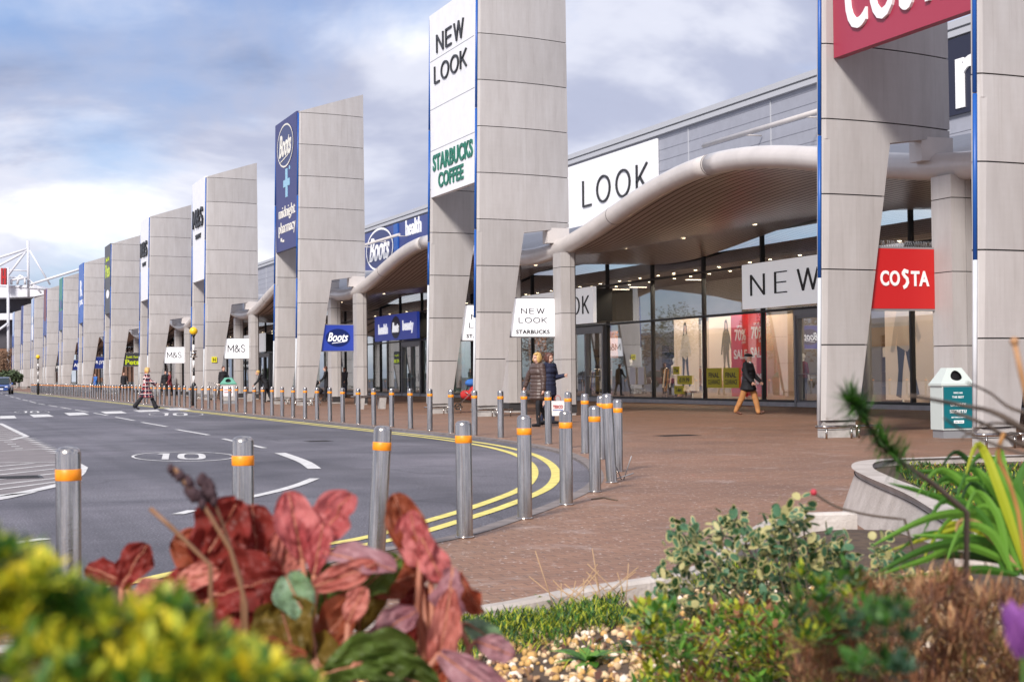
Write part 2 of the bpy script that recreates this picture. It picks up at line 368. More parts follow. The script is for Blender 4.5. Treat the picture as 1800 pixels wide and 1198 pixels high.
# ================================================================ SETTING
def asphalt():
    m = bpy.data.materials.new('asphalt'); m.use_nodes = True; n, l = m.node_tree.nodes, m.node_tree.links; b = n['Principled BSDF']
    b.inputs['Roughness'].default_value = 0.62
    g = N(n, 'ShaderNodeNewGeometry')
    a = N(n, 'ShaderNodeTexNoise'); a.inputs['Scale'].default_value = 0.35; a.inputs['Detail'].default_value = 8; a.inputs['Roughness'].default_value = 0.7; l.new(g.outputs['Position'], a.inputs['Vector'])
    f1 = N(n, 'ShaderNodeTexNoise'); f1.inputs['Scale'].default_value = 55; f1.inputs['Detail'].default_value = 3; l.new(g.outputs['Position'], f1.inputs['Vector'])
    r1 = ramp(n, l, a.outputs['Fac'], [(0.3, (0.066, 0.062, 0.075)), (0.48, (0.108, 0.101, 0.118)), (0.68, (0.165, 0.155, 0.175))])
    r2 = ramp(n, l, f1.outputs['Fac'], [(0.35, (0.5, 0.5, 0.5)), (0.55, (1.0, 1.0, 1.0)), (0.70, (2.3, 2.3, 2.3))])
    mm = N(n, 'ShaderNodeMixRGB', blend_type='MULTIPLY'); mm.inputs[0].default_value = 1; l.new(r1.outputs[0], mm.inputs[1]); l.new(r2.outputs[0], mm.inputs[2])
    # hairline cracks
    v = N(n, 'ShaderNodeTexVoronoi', feature='DISTANCE_TO_EDGE'); v.inputs['Scale'].default_value = 0.28
    nn = N(n, 'ShaderNodeTexNoise'); nn.inputs['Scale'].default_value = 1.4; nn.inputs['Detail'].default_value = 5; l.new(g.outputs['Position'], nn.inputs['Vector'])
    va = N(n, 'ShaderNodeMixRGB'); va.inputs[0].default_value = 0.35; l.new(g.outputs['Position'], va.inputs[1]); l.new(nn.outputs['Color'], va.inputs[2]); l.new(va.outputs[0], v.inputs['Vector'])
    r3 = ramp(n, l, v.outputs['Distance'], [(0.0, (0.45, 0.45, 0.45)), (0.006, (1, 1, 1))])
    m2 = N(n, 'ShaderNodeMixRGB', blend_type='MULTIPLY'); m2.inputs[0].default_value = 0.7; l.new(mm.outputs[0], m2.inputs[1]); l.new(r3.outputs[0], m2.inputs[2])
    pn = N(n, 'ShaderNodeTexNoise'); pn.inputs['Scale'].default_value = 0.16; pn.inputs['Detail'].default_value = 4; pn.inputs['Distortion'].default_value = 1.2; l.new(g.outputs['Position'], pn.inputs['Vector'])
    r6 = ramp(n, l, pn.outputs['Fac'], [(0.40, (0.72, 0.72, 0.74)), (0.50, (1, 1, 1)), (0.66, (1.22, 1.2, 1.2))])
    mpt = N(n, 'ShaderNodeMapping'); mpt.inputs['Scale'].default_value = (1.5, 0.05, 1); mpt.inputs['Rotation'].default_value = (0, 0, R(3)); l.new(g.outputs['Position'], mpt.inputs[0])
    tn = N(n, 'ShaderNodeTexNoise'); tn.inputs['Scale'].default_value = 1.0; tn.inputs['Detail'].default_value = 5; l.new(mpt.outputs[0], tn.inputs['Vector'])
    r7 = ramp(n, l, tn.outputs['Fac'], [(0.36, (0.80, 0.80, 0.80)), (0.56, (1.06, 1.06, 1.06))])
    m6 = N(n, 'ShaderNodeMixRGB', blend_type='MULTIPLY'); m6.inputs[0].default_value = 1; l.new(m2.outputs[0], m6.inputs[1]); l.new(r6.outputs[0], m6.inputs[2])
    m7 = N(n, 'ShaderNodeMixRGB', blend_type='MULTIPLY'); m7.inputs[0].default_value = 1; l.new(m6.outputs[0], m7.inputs[1]); l.new(r7.outputs[0], m7.inputs[2])
    l.new(m7.outputs[0], b.inputs['Base Color'])
    bp = N(n, 'ShaderNodeBump'); bp.inputs['Strength'].default_value = 0.5; bp.inputs['Distance'].default_value = 0.01; l.new(f1.outputs['Fac'], bp.inputs['Height']); l.new(bp.outputs[0], b.inputs['Normal'])
    return m
def paving():
    m = bpy.data.materials.new('block_paving'); m.use_nodes = True; n, l = m.node_tree.nodes, m.node_tree.links; b = n['Principled BSDF']
    b.inputs['Roughness'].default_value = 0.6
    g = N(n, 'ShaderNodeNewGeometry')
    br = N(n, 'ShaderNodeTexBrick'); br.inputs['Scale'].default_value = 1.0; br.inputs['Brick Width'].default_value = 0.2; br.inputs['Row Height'].default_value = 0.1
    br.inputs['Mortar Size'].default_value = 0.006; br.inputs['Mortar Smooth'].default_value = 0.4
    br.inputs['Color1'].default_value = (0.255, 0.138, 0.082, 1); br.inputs['Color2'].default_value = (0.21, 0.108, 0.063, 1); br.inputs['Mortar'].default_value = (0.13, 0.075, 0.05, 1)
    mp = N(n, 'ShaderNodeMapping'); mp.inputs['Rotation'].default_value = (0, 0, R(2)); l.new(g.outputs['Position'], mp.inputs[0]); l.new(mp.outputs[0], br.inputs['Vector'])
    a = N(n, 'ShaderNodeTexNoise'); a.inputs['Scale'].default_value = 0.4; a.inputs['Detail'].default_value = 8; a.inputs['Roughness'].default_value = 0.68; l.new(g.outputs['Position'], a.inputs['Vector'])
    r1 = ramp(n, l, a.outputs['Fac'], [(0.3, (0.74, 0.74, 0.78)), (0.5, (1, 1, 1)), (0.7, (1.25, 1.18, 1.15))])
    mm = N(n, 'ShaderNodeMixRGB', blend_type='MULTIPLY'); mm.inputs[0].default_value = 1; l.new(br.outputs['Color'], mm.inputs[1]); l.new(r1.outputs[0], mm.inputs[2])
    # gum, grit and worn pale patches
    v = N(n, 'ShaderNodeTexNoise'); v.inputs['Scale'].default_value = 26; v.inputs['Detail'].default_value = 2; l.new(g.outputs['Position'], v.inputs['Vector'])
    r2 = ramp(n, l, v.outputs['Fac'], [(0.665, (0, 0, 0)), (0.70, (1, 1, 1))])
    k = N(n, 'ShaderNodeTexNoise'); k.inputs['Scale'].default_value = 1.3; k.inputs['Detail'].default_value = 6; k.inputs['Roughness'].default_value = 0.75; l.new(g.outputs['Position'], k.inputs['Vector'])
    r4 = ramp(n, l, k.outputs['Fac'], [(0.56, (0, 0, 0)), (0.75, (0.45, 0.45, 0.45))])
    ad = N(n, 'ShaderNodeMixRGB', blend_type='ADD'); ad.inputs[0].default_value = 1; l.new(r2.outputs[0], ad.inputs[1]); l.new(r4.outputs[0], ad.inputs[2])
    m3 = N(n, 'ShaderNodeMixRGB'); l.new(ad.outputs[0], m3.inputs[0]); l.new(mm.outputs[0], m3.inputs[1]); m3.inputs[2].default_value = (0.50, 0.43, 0.40, 1)
    l.new(m3.outputs[0], b.inputs['Base Color'])
    bp = N(n, 'ShaderNodeBump'); bp.inputs['Strength'].default_value = 0.6; bp.inputs['Distance'].default_value = 0.01; l.new(br.outputs['Fac'], bp.inputs['Height']); bp.invert = True; l.new(bp.outputs[0], b.inputs['Normal'])
    return m
P_ASPH = asphalt(); P_PAVE = paving()
P_KERB = mat('kerb_stone', (0.20, 0.17, 0.16), 0.75, var=0.25, vscale=4)
def cr(pts, step=6):
    out = []
    P = [Vector(p) for p in pts]
    for i in range(len(P) - 1):
        p0 = P[max(i - 1, 0)]; p1 = P[i]; p2 = P[i + 1]; p3 = P[min(i + 2, len(P) - 1)]
        for k in range(step):
            t = k / step
            out.append(0.5 * ((2 * p1) + (p2 - p0) * t + (2 * p0 - 5 * p1 + 4 * p2 - p3) * t * t + (3 * p1 - p0 - 3 * p2 + p3) * t ** 3))
    out.append(P[-1]); return out
KERB = cr([(-14, 4.6), (-6, 5.6), (-3, 6.2), (-1.0, 6.85), (0.4, 7.75), (1.45, 8.62), (2.55, 9.85), (3.47, 10.62), (4.41, 11.85), (5.34, 13.2), (6.45, 15.05), (7.45, 17.3), (8.3, 19.7), (9.0, 22.3), (9.48, 25.2), (9.7, 28.5), (9.75, 31.5), (9.8, 38), (9.87, 50), (9.99, 70), (10.23, 110), (10.6, 170), (11.6, 340)], 6)
def off(path, d):
    out = []
    for i, p in enumerate(path):
        t = (path[min(i + 1, len(path) - 1)] - path[max(i - 1, 0)]).normalized()
        out.append(p + Vector((-t.y, t.x)) * d)
    return out
mb = MB(); mb.quad((-900, -300, -0.03), (900, -300, -0.03), (900, 1500, -0.03), (-900, 1500, -0.03))
tag(mb.build('ground', mat('rough_ground', (0.10, 0.10, 0.085), 0.9, var=0.3, vscale=0.2)), kind='structure')
mb = MB(); mb.quad((-120, -40, 0), (14, -40, 0), (14, 420, 0), (-120, 420, 0)); tag(mb.build('road', P_ASPH), kind='structure')
mb = MB()
kin = off(KERB, -0.14)
for i in range(len(KERB) - 1):
    a, b = kin[i], kin[i + 1]
    mb.quad((a.x, a.y, 0.03), (max(a.x, 60), a.y - 12, 0.03), (max(b.x, 60), b.y - 12, 0.03), (b.x, b.y, 0.03)) if False else None
poly = [(p.x, p.y, 0.03) for p in kin] + [(60, 340, 0.03), (60, -12, 0.03), (-14, -12, 0.03)]
mb.poly(poly)
pv = mb.build('pavement', P_PAVE)
bm = bmesh.new(); bm.from_mesh(pv.data); bmesh.ops.triangulate(bm, faces=bm.faces[:]);
for f in bm.faces:
    if f.normal.z < 0: f.normal_flip()
bm.to_mesh(pv.data); bm.free(); tag(pv, kind='structure')
mb = MB()
for i in range(len(KERB) - 1):
    a, b, c, d = KERB[i], KERB[i + 1], kin[i + 1], kin[i]
    mb.quad((a.x, a.y, 0.034), (b.x, b.y, 0.034), (c.x, c.y, 0.034), (d.x, d.y, 0.034)); mb.quad((a.x, a.y, -0.01), (b.x, b.y, -0.01), (b.x, b.y, 0.034), (a.x, a.y, 0.034))
tag(mb.build('kerb', P_KERB), kind='structure')
def ribbon(mb, path, w, z, mi=0):
    A, B = off(path, w / 2), off(path, -w / 2)
    for i in range(len(path) - 1): mb.quad((B[i].x, B[i].y, z), (B[i + 1].x, B[i + 1].y, z), (A[i + 1].x, A[i + 1].y, z), (A[i].x, A[i].y, z), mi)
mb = MB()
for d, w in ((0.40, 0.11), (0.66, 0.11)): ribbon(mb, off(KERB, d)[30:], w, 0.005)
tag(mb.build('double_yellow_line', P_YPAINT), kind='structure')
# ---- white markings
mb = MB()
def g2(p): v = gp(*p); return Vector((v.x, v.y))
def wq(*pts, z=0.006): mb.poly([(*g2(p), z) for p in pts])
for a, b, in [((52, 705), (63, 708)), ((67, 709), (79, 711)), ((85, 712), (101, 714.7)), ((107, 715.7), (125, 718.7)), ((132, 720), (155, 724)), ((165, 725.7), (189, 730)), ((203, 733), (236, 739)), ((249, 742), (293, 749.7)), ((310, 754.7), (367, 764.5)), ((392, 771), (465, 787.5)), ((1, 691), (5, 692.2)), ((9, 693.6), (14, 695)), ((18, 696.3), (24, 698)), ((28, 699), (36, 701)), ((40, 702), (48, 704))]:
    ribbon(mb, [g2(a), g2(b)], 0.10, 0.006)
ribbon(mb, cr([g2(p) for p in [(492, 796), (515, 804), (537, 813), (553, 824)]], 4), 0.17, 0.006)
ribbon(mb, cr([g2(p) for p in [(553, 841), (525, 852), (487, 863), (447, 872), (398, 883)]], 4), 0.12, 0.006)
ribbon(mb, [g2((340, 897)), g2((312, 904))], 0.11, 0.006); ribbon(mb, [g2((80, 947)), g2((-20, 961))], 0.12, 0.006)
for q in [[(0, 243), (75, 241), (88, 255), (0, 258)], [(155, 235), (255, 234), (285, 246), (178, 250)], [(338, 227), (440, 224), (472, 236), (365, 241)], [(528, 220), (640, 217), (670, 228), (560, 232)], [(700, 213), (830, 210), (845, 218), (735, 222)], [(860, 203), (960, 200), (1010, 211), (895, 213)]]:
    wq(*[(x / 3, 650 + y / 3) for x, y in reversed(q)])
def z3(x, y): return (x / 3, 650 + y / 3)
for x0, y0, x1, y1 in [(0, 282, 142, 352)]: ribbon(mb, [g2(z3(x0, y0)), g2(z3(x1, y1))], 0.12, 0.006)
for k in range(9):
    t = k / 8; x, y = 150 + 155 * t, 362 + 75 * t
    ribbon(mb, [g2(z3(x - 22, y)), g2(z3(x + 24, y + 1))], 0.22, 0.006)
for k in range(4):
    ribbon(mb, [g2(z3(20 + 20 * k, 380 + 12 * k)), g2(z3(66 + 18 * k, 379 + 12 * k))], 0.20, 0.006)
for k in range(5): ribbon(mb, [g2(z3(-40, 318 + 11 * k)), g2(z3(85 + 12 * k, 316 + 9 * k))], 0.10, 0.006)
ribbon(mb, [g2(z3(-30, 374)), g2(z3(60, 368)), g2(z3(140, 352))], 0.12, 0.006)
ribbon(mb, [g2(z3(-30, 430)), g2(z3(245, 417))], 0.08, 0.006)
ribbon(mb, cr([g2(z3(*p)) for p in [(-30, 490), (200, 488), (400, 488)]], 3), 0.07, 0.006)
wq(z3(418, 490), z3(465, 515), z3(450, 545), z3(400, 590), z3(400, 500))
for (x0, y0, x1, y1) in [(-30, 512, 180, 492), (-30, 534, 290, 500), (-30, 556, 310, 520), (-30, 582, 380, 537), (-30, 608, 330, 568), (-30, 634, 380, 580)]: ribbon(mb, [g2(z3(x0, y0)), g2(z3(x1, y1))], 0.075, 0.006)
ribbon(mb, cr([g2(z3(*p)) for p in [(-30, 668), (120, 648), (260, 618), (400, 585)]], 3), 0.16, 0.006); wq(z3(-30, 692), z3(60, 676), z3(200, 643), z3(60, 655), z3(-30, 672))
# speed roundels: ring + 10
def roundel(cx, cy, w, h):
    l, r_ = g2((cx - w / 2, cy)), g2((cx + w / 2, cy)); t, b = g2((cx, cy - h / 2)), g2((cx, cy + h / 2)); c = (t + b) / 2
    ax = (r_ - l) / 2; ay = (t - b) / 2; lw = 0.045
    S = 48; P = []; Q = []
    for k in range(S):
        ca, sa = math.cos(2 * math.pi * k / S), math.sin(2 * math.pi * k / S)
        P.append(c + ax * ca + ay * sa); Q.append(c + ax * ca * (1 - lw / ax.length) + ay * sa * (1 - lw * 1.8 / ay.length))
    for k in range(S): j = (k + 1) % S; mb.quad((*P[k], 0.006), (*P[j], 0.006), (*Q[j], 0.006), (*Q[k], 0.006))
    # numerals
    mb.poly([(*(c + ax * u + ay * v), 0.0065) for u, v in ((-0.40, -0.62), (-0.27, -0.62), (-0.27, 0.62), (-0.40, 0.62))])
    mb.poly([(*(c + ax * u + ay * v), 0.0068) for u, v in ((-0.52, 0.40), (-0.385, 0.40), (-0.385, 0.62), (-0.45, 0.60))])
    for k in range(24):
        a0, a1 = 2 * math.pi * k / 24, 2 * math.pi * (k + 1) / 24
        f_ = lambda a, s: c + ax * (0.16 + (0.27 - s) * math.copysign(abs(math.cos(a)) ** 0.6, math.cos(a))) + ay * ((0.62 - 1.1 * s) * math.copysign(abs(math.sin(a)) ** 0.6, math.sin(a)))
        mb.quad((*f_(a0, 0), 0.0065), (*f_(a1, 0), 0.0065), (*f_(a1, 0.13), 0.0065), (*f_(a0, 0.13), 0.0065))
roundel(322, 802.5, 184, 17); roundel(309, 728.2, 97, 7.4); roundel(56, 724, 62, 4.6)
o = mb.build('road_marking', P_WPAINT); tag(o, kind='structure')
bm = bmesh.new(); bm.from_mesh(o.data)
for f in bm.faces:
    if f.normal.z < 0: f.normal_flip()
bm.to_mesh(o.data); bm.free()
mb = MB(); pts = [g2(z3(*p)) for p in [(-60, 282), (0, 284), (150, 356), (330, 446), (420, 488), (462, 516), (440, 552), (400, 588), (260, 622), (120, 652), (-60, 684)]]
mb.poly([(p.x, p.y, 0.003) for p in pts]); o = mb.build('worn_traffic_island', mat('worn_island_surface', (0.20, 0.175, 0.175), 0.7, var=0.2, vscale=2, bump=0.2)); tag(o, kind='structure')
o.data.polygons[0].flip() if o.data.polygons[0].normal.z < 0 else None

P_IRON = mat('cast_iron', (0.05, 0.045, 0.045), 0.5, 0.6, var=.3, vscale=20)
for (px, py, w, l_, z, lab) in ((28, 839, .6, .6, .007, 'dark square iron cover in the hatched traffic island'), (1190, 768, .75, .5, .034, 'flush dark drain cover in the brown paving behind the bollard cluster'), (560, 775, .45, .45, .004, 'small square iron cover in the carriageway')):
    c_ = gp(px, py); m_ = MB(); m_.box(c_.x - w / 2, c_.x + w / 2, c_.y - l_ / 2, c_.y + l_ / 2, z - .01, z)
    for k in range(5): m_.box(c_.x - w / 2 + .04, c_.x + w / 2 - .04, c_.y - l_ / 2 + .05 + k * l_ / 5.5, c_.y - l_ / 2 + .08 + k * l_ / 5.5, z, z + .003)
    tag(m_.build('iron_cover', P_IRON, loc=(c_.x, c_.y, 0)), lab, 'iron cover', 'iron covers')
# ================================================================ PYLONS
TX = 14.55
SN = [23.9 + 22.15 * n for n in range(12)]; SN[0] = 23.72
GAP = 4.3
def x_left(z): return 0.20 * z / 12
def x_right(z): return 3.12 - 0.06 * z / 12 if z > 5.16 else 0.74 + (1.55 - 0.74) * (z - 0.3) / 4.85
def yf(x, xl):
    r = max(0.0, 1 - (x - xl) / 0.12); return 0.50 * (x / 3.0) ** 2 + 0.06 * r * r
def th(x): return 0.15 + 0.16 * math.sin(min(1, x / 3.1) * math.pi)
def loft(mb, cols, mi=0, inset=0.0):
    """cols: (x_bottom, z_bottom, x_top, z_top) left to right -> closed curved panel"""
    fr, bk = [], []
    for xb, zb, xt, zt in cols:
        xlb, xlt = x_left(zb), x_left(zt)
        fr.append(((xb, yf(xb, xlb) + inset, zb), (xt, yf(xt, xlt) + inset, zt)))
        bk.append(((xb, yf(xb, xlb + 9) * 0 + 0.50 * (xb / 3.0) ** 2 + th(xb) - inset, zb), (xt, 0.50 * (xt / 3.0) ** 2 + th(xt) - inset, zt)))
    n = len(cols)
    for k in range(n - 1):
        mb.quad(fr[k][0], fr[k + 1][0], fr[k + 1][1], fr[k][1], mi, True); mb.quad(bk[k + 1][0], bk[k][0], bk[k][1], bk[k + 1][1], mi)
        mb.quad(fr[k][1], fr[k + 1][1], bk[k + 1][1], bk[k][1], mi); mb.quad(fr[k + 1][0], fr[k][0], bk[k][0], bk[k + 1][0], mi)
    mb.quad(fr[0][0], fr[0][1], bk[0][1], bk[0][0], mi); mb.quad(fr[-1][1], fr[-1][0], bk[-1][0], bk[-1][1], mi)
def xs_cols(n, first=0.12):
    return [0, 0.012, 0.03] + [0.03 + (1 - 0.03) * (k / n) for k in range(1, n + 1)]
def blade(trim_z):
    mb = MB(); g = 0.011
    U = xs_cols(12)
    lv = [0.3, 1.6, 2.9, 4.2]
    for k in range(3):
        z0, z1 = lv[k] + (g if k else 0), lv[k + 1] - g
        loft(mb, [(x_left(z0) + (x_right(z0) - x_left(z0)) * u, z0, x_left(z1) + (x_right(z1) - x_left(z1)) * u, z1) for u in U])
    z0, z1 = 4.2 + g, 5.15
    loft(mb, [(x_left(z0) + (x_right(z0) - x_left(z0)) * u, z0, x_left(z1) + (x_right(z1) - x_left(z1)) * u, z1) for u in U])
    xr = x_right(6); tip = x_right(5.15); cols = []
    for u in U:
        x = x_left(5.2) + (xr - x_left(5.2)) * u
        cols.append((x, 5.15 if x <= tip else 5.15 + 0.22 * (x - tip) / (xr - tip), x, 5.5 - g))
    # make sure the corner of the notch is sharp
    cols.append((tip, 5.15, tip, 5.5 - g)); cols.sort(key=lambda c: c[0]); loft(mb, cols)
    for k in range(5):
        z0, z1 = 5.5 + 1.3 * k + g, 5.5 + 1.3 * (k + 1) - g
        loft(mb, [(x_left(z0) + (x_right(z0) - x_left(z0)) * u, z0, x_left(z1) + (x_right(z1) - x_left(z1)) * u, z1) for u in U])
    z0 = 12.0 + g
    loft(mb, [(x_left(z0) + (x_right(z0) - x_left(z0)) * u, z0, x_left(z0) + (x_right(z0) - x_left(z0)) * u, z0 + 0.02 + 0.93 * u) for u in U])
    # recessed core seen through the joints, and the plinth
    i = 0.03
    loft(mb, [(x_left(0.3) + i + (x_right(0.3) - 2 * i) * u, 0.28, x_left(5.1) + i + (x_right(5.1) - x_left(5.1) - 2 * i) * u, 5.10) for u in U[2:]], 1, i)
    loft(mb, [(x_left(6) + i + (x_right(6) - x_left(6) - 2 * i) * u, 5.42, x_left(12) + i + (x_right(12) - x_left(12) - 2 * i) * u, 12.0) for u in U[2:]], 1, i)
    return mb
def bladeparts(root, dy, trim_z):
    b = blade(trim_z); b.v = [(x, y + dy, z) for x, y, z in b.v]; bl = b.build('blade', [P_PANEL, P_GAP], root)
    p = MB(); p.box(0.06, 0.70, dy + 0.05, dy + 0.24, -0.01, 0.30); p.box(0.055, 0.705, dy + 0.045, dy + 0.245, 0.135, 0.145, 1); p.build('plinth', [P_CONC, P_GAP], root)
    t = MB()
    for za, zb in ((trim_z, 5.2), (5.22, 8.6), (8.62, 11.98)):
        t.tube([(x_left(za) - 0.015, dy + 0.06, za), (x_left(zb) - 0.012, dy + 0.06, zb)], 0.034, 8)
    t.build('blue_trim', P_BLUE, root)
    e = MB(); e.tube([(-0.012, dy + 0.08, 0.3), (x_left(trim_z) - 0.012, dy + 0.06, trim_z)], 0.036, 8); e.build('edge_strip', P_EDGE, root)
    r = MB(); y = dy - 0.32
    for xa, xb in ((-0.17, 0.44), (0.47, 0.98)):
        r.tube([(xa + 0.02, y + 0.25, 0.2), (xa, y + 0.05, 0.2), (xa + 0.06, y, 0.2), (xb, y, 0.2)], 0.028, 8)
        for x in (xa + 0.06, xb - 0.06): r.tube([(x, y, 0), (x, y, 0.19)], 0.018, 6)
    r.build('guard_rail', P_STEEL, root)
def sign_root_panel(root, mat_, x=0.34, z0=6.55, z1=12.08):
    s = MB(); s.box(x, x + 0.16, -GAP + 0.17, -0.004, z0, z1); return s.build('sign_panel', mat_, root)
P_PALEB = mat('pale_blue_panel', (0.45, 0.55, 0.72), 0.4)
P_CREAM = mat('cream_letter', (0.80, 0.77, 0.68), 0.4)
P_LTBLUE = mat('light_blue_mark', (0.28, 0.52, 0.68), 0.4)
P_LIME = mat('lime_letter', (0.50, 0.62, 0.02), 0.4)
P_CHAR = mat('charcoal_panel', (0.045, 0.045, 0.05), 0.4)
P_FACEW = mat('white_letter', (0.85, 0.85, 0.85), 0.4)
def sx(x): return x - 0.004
pyl_info = [
 ('tall grey pylon nearest the camera carrying a huge crimson sign with white capitals', 0.34),
 ('tall grey pylon beside two walking women, its tall white sign in black and green letters', 0.14),
 ('grey pylon with a tall navy sign bearing an oval logo and a light blue cross', 0.14),
 ('grey pylon with white banner and a small yellow hydrant plate on its leg', 0.14),
 ('grey pylon with white banner just left of the striped crossing beacon', 0.14),
 ('grey pylon with a charcoal banner with lime green lettering', 0.14),
 ('grey pylon with a bright blue banner, sixth counting from the far left end', 0.14),
 ('grey pylon with a green-topped banner, fifth counting from the far left end', 0.14),
 ('grey pylon with a dark red and navy banner, fourth from the far left end', 0.14),
 ('grey pylon with a pale blue banner, third from the far left end', 0.14),
 ('grey pylon second from the far left end of the row', 0.14),
 ('leftmost and farthest grey pylon of the row, beside the stadium', 0.14)]
for n, S in enumerate(SN):
    lab, x = pyl_info[n]
    root = empty('pylon', (TX, S, 0.03), lab, 'pylon', 'clad pylons along the shop fronts')
    bladeparts(root, 0.0, 3.9 if n == 1 else 2.75); bladeparts(root, -GAP, 2.75)
    for dy in (0, -GAP):
        br = MB(); br.box(2.35, 3.02, dy + 0.34, dy + 0.72, 4.90, 5.33); br.build('tube_bracket', P_TUBE, root)
    dx = x - 0.14 + 0.0
    xs = 0.14 if n else 0.34
    yc = -GAP / 2 - 0.02
    fr = ROADF
    def P(y, z): return (xs, y, z)
    z0 = 6.55
    pm = [P_MAROON, P_WHITE, P_NAVY2, P_WHITE, P_WHITE, P_CHAR, mat('bright_blue_panel', (0.03, 0.12, 0.45), 0.4), mat('green_panel', (0.02, 0.22, 0.16), 0.4), mat('dark_red_panel', (0.16, 0.02, 0.03), 0.4), P_PALEB, P_NAVY2, P_PALEB][n]
    sp = sign_root_panel(root, pm, xs, z0)
    L = MB()
    if n == 0:
        put(L, text_mesh('COSTA', 0.012, 0, 1.1), P(-2.13, 7.46), fr, width=3.35, height=1.12, depth=0.05); L.build('lettering', P_FACEW, sp)
    elif n == 1:
        put(L, stroke_text('NEW', 0.6, 0.062, 0.36), P(-2.0, 11.08), fr, width=2.55, height=0.56, depth=0.04); put(L, stroke_text('LOOK', 0.6, 0.062, 0.28), P(-2.0, 10.18), fr, width=3.0, height=0.54, depth=0.04); L.build('lettering', P_BLACK, sp)
        L = MB(); put(L, text_mesh('STARBUCKS', 0.025, 0, 1.05), P(-2.1, 7.55), fr, width=3.65, height=0.5, depth=0.03); put(L, text_mesh('COFFEE', 0.025, 0, 1.05), P(-1.95, 6.98), fr, width=2.3, height=0.45, depth=0.03); L.build('lettering', P_GREENL, sp)
        L = MB()
        for z in (10.66, 9.2, 7.95): L.box(xs - 0.004, xs + 0.01, -4.1, -0.02, z - 0.008, z + 0.008)
        L.build('panel_joint', P_GREY, sp)
    elif n == 2:
        ellipse(L, P(-2.0, 10.95), fr, 1.55, 0.92, 0.012); L.build('logo_oval', P_NAVYD, sp)
        L = MB(); ellipse(L, P(-2.0, 10.95), fr, 1.55, 0.92, 0.02, ring=0.07); put(L, text_mesh('Boots', 0.02, 0.35), P(-2.0, 10.98), fr, width=2.3, height=0.95, depth=0.03); put(L, ([(0, 0), (2.1, 0.25), (2.3, 0.34), (0.1, 0.08)], [(0, 1, 2, 3)]), P(-1.9, 10.42), fr, width=1.7, depth=0.03)
        put(L, text_mesh('midnight', 0.0), P(-2.2, 8.1), fr, width=3.1, height=0.62, depth=0.02); put(L, text_mesh('pharmacy', 0.0), P(-2.2, 7.45), fr, width=3.2, height=0.62, depth=0.02); L.box(xs - .02, xs, -1.2, -1.0, 6.95, 7.1); L.box(xs - .02, xs, -1.6, -1.35, 6.9, 7.0); L.build('lettering', P_CREAM, sp)
        L = MB(); L.box(xs - 0.02, xs, -2.35, -2.0, 8.75, 9.95); L.box(xs - 0.021, xs, -2.75, -1.6, 9.2, 9.5); L.box(xs - 0.02, xs, -2.85, -2.7, 9.85, 10.0); L.build('cross_mark', P_LTBLUE, sp)
    elif n in (3, 4):
        zb = 10.0
        put(L, stroke_text('M&S', 1.0, 0.15, 0.25), P(-2.1, zb), fr, width=3.3, height=1.05, depth=0.10); put(L, text_mesh('SIMPLY', 0.02), P(-2.1, 9.0), fr, width=1.7, height=0.25, depth=0.06); L.build('lettering', P_BLACK, sp)
    elif n == 5:
        put(L, text_mesh('Just for', 0.0), P(-2.0, 10.9), fr, width=2.4, height=0.5, depth=0.02); put(L, text_mesh('Pets', 0.02), P(-2.0, 10.0), fr, width=3.0, height=1.1, depth=0.02); L.build('lettering', P_LIME, sp)
        L = MB(); ellipse(L, P(-2.1, 8.1), fr, 1.1, 0.35, 0.02); L.build('logo', P_FACEW, sp)
    elif n == 6:
        put(L, text_mesh('R', 0.03), P(-2.1, 9.8), fr, width=1.9, height=1.5, depth=0.02); put(L, text_mesh('JYSK', 0.03), P(-2.1, 8.4), fr, width=3.3, height=0.6, depth=0.02); L.build('lettering', P_FACEW, sp)
    elif n in (7, 9):
        L.box(xs - 0.012, xs, -4.1, -0.05, 6.58, 8.6); ellipse(L, P(-2.1, 9.3), fr, 1.3, 0.5, 0.02); L.build('colour_band', P_NAVY if n == 7 else P_FACEW, sp)
    elif n in (8, 11):
        L.box(xs - 0.012, xs, -4.1, -0.05, 6.58, 8.3); L.build('colour_band', P_NAVY, sp)
    if n == 3:
        L = MB(); L.box(0.42, 0.70, -GAP - 0.03, -GAP + 0.03, 2.02, 2.32); yp = L.build('hydrant_plate', P_YEL, root)
        L = MB(); put(L, stroke_text('H', 0.18, 0.035), (0.56, -GAP - 0.031, 2.17), CAMF, height=0.18, depth=0.008); L.build('letter', P_BLACK, yp)
# ---- small hanging signs between the legs and the columns
P_FRAME = mat('sign_frame', (0.35, 0.34, 0.35), 0.35, 0.5)
def hanging_sign(S, label, face, draw):
    o = empty('hanging_sign', (TX, S, 0.03), label, 'hanging sign', 'small signs hung beside the pylon legs')
    b = MB(); b.box(1.10, 2.50, 0.17, 0.30, 2.20, 3.33); b.build('frame', P_FRAME, o)
    b = MB(); b.box(1.135, 2.465, 0.162, 0.175, 2.235, 3.295); fo = b.build('sign_face', face, o)
    draw(fo)
    return o
def d_newlook(fo):
    L = MB(); put(L, stroke_text('NEW', 0.2, 0.022, 0.42), (1.80, 0.162, 2.95), CAMF, width=0.72, height=0.16, depth=0.01); put(L, stroke_text('LOOK', 0.2, 0.022, 0.3), (1.80, 0.162, 2.69), CAMF, width=0.86, height=0.16, depth=0.01)
    put(L, text_mesh('STARBUCKS', 0.028, 0, 1.08), (1.80, 0.162, 2.36), CAMF, width=1.02, height=0.115, depth=0.01); L.build('lettering', P_BLACK, fo)
def d_ms(fo):
    L = MB(); put(L, stroke_text('M&S', 0.4, 0.05, 0.2), (1.80, 0.162, 2.77), CAMF, width=0.98, height=0.42, depth=0.01); L.build('lettering', P_BLACK, fo)
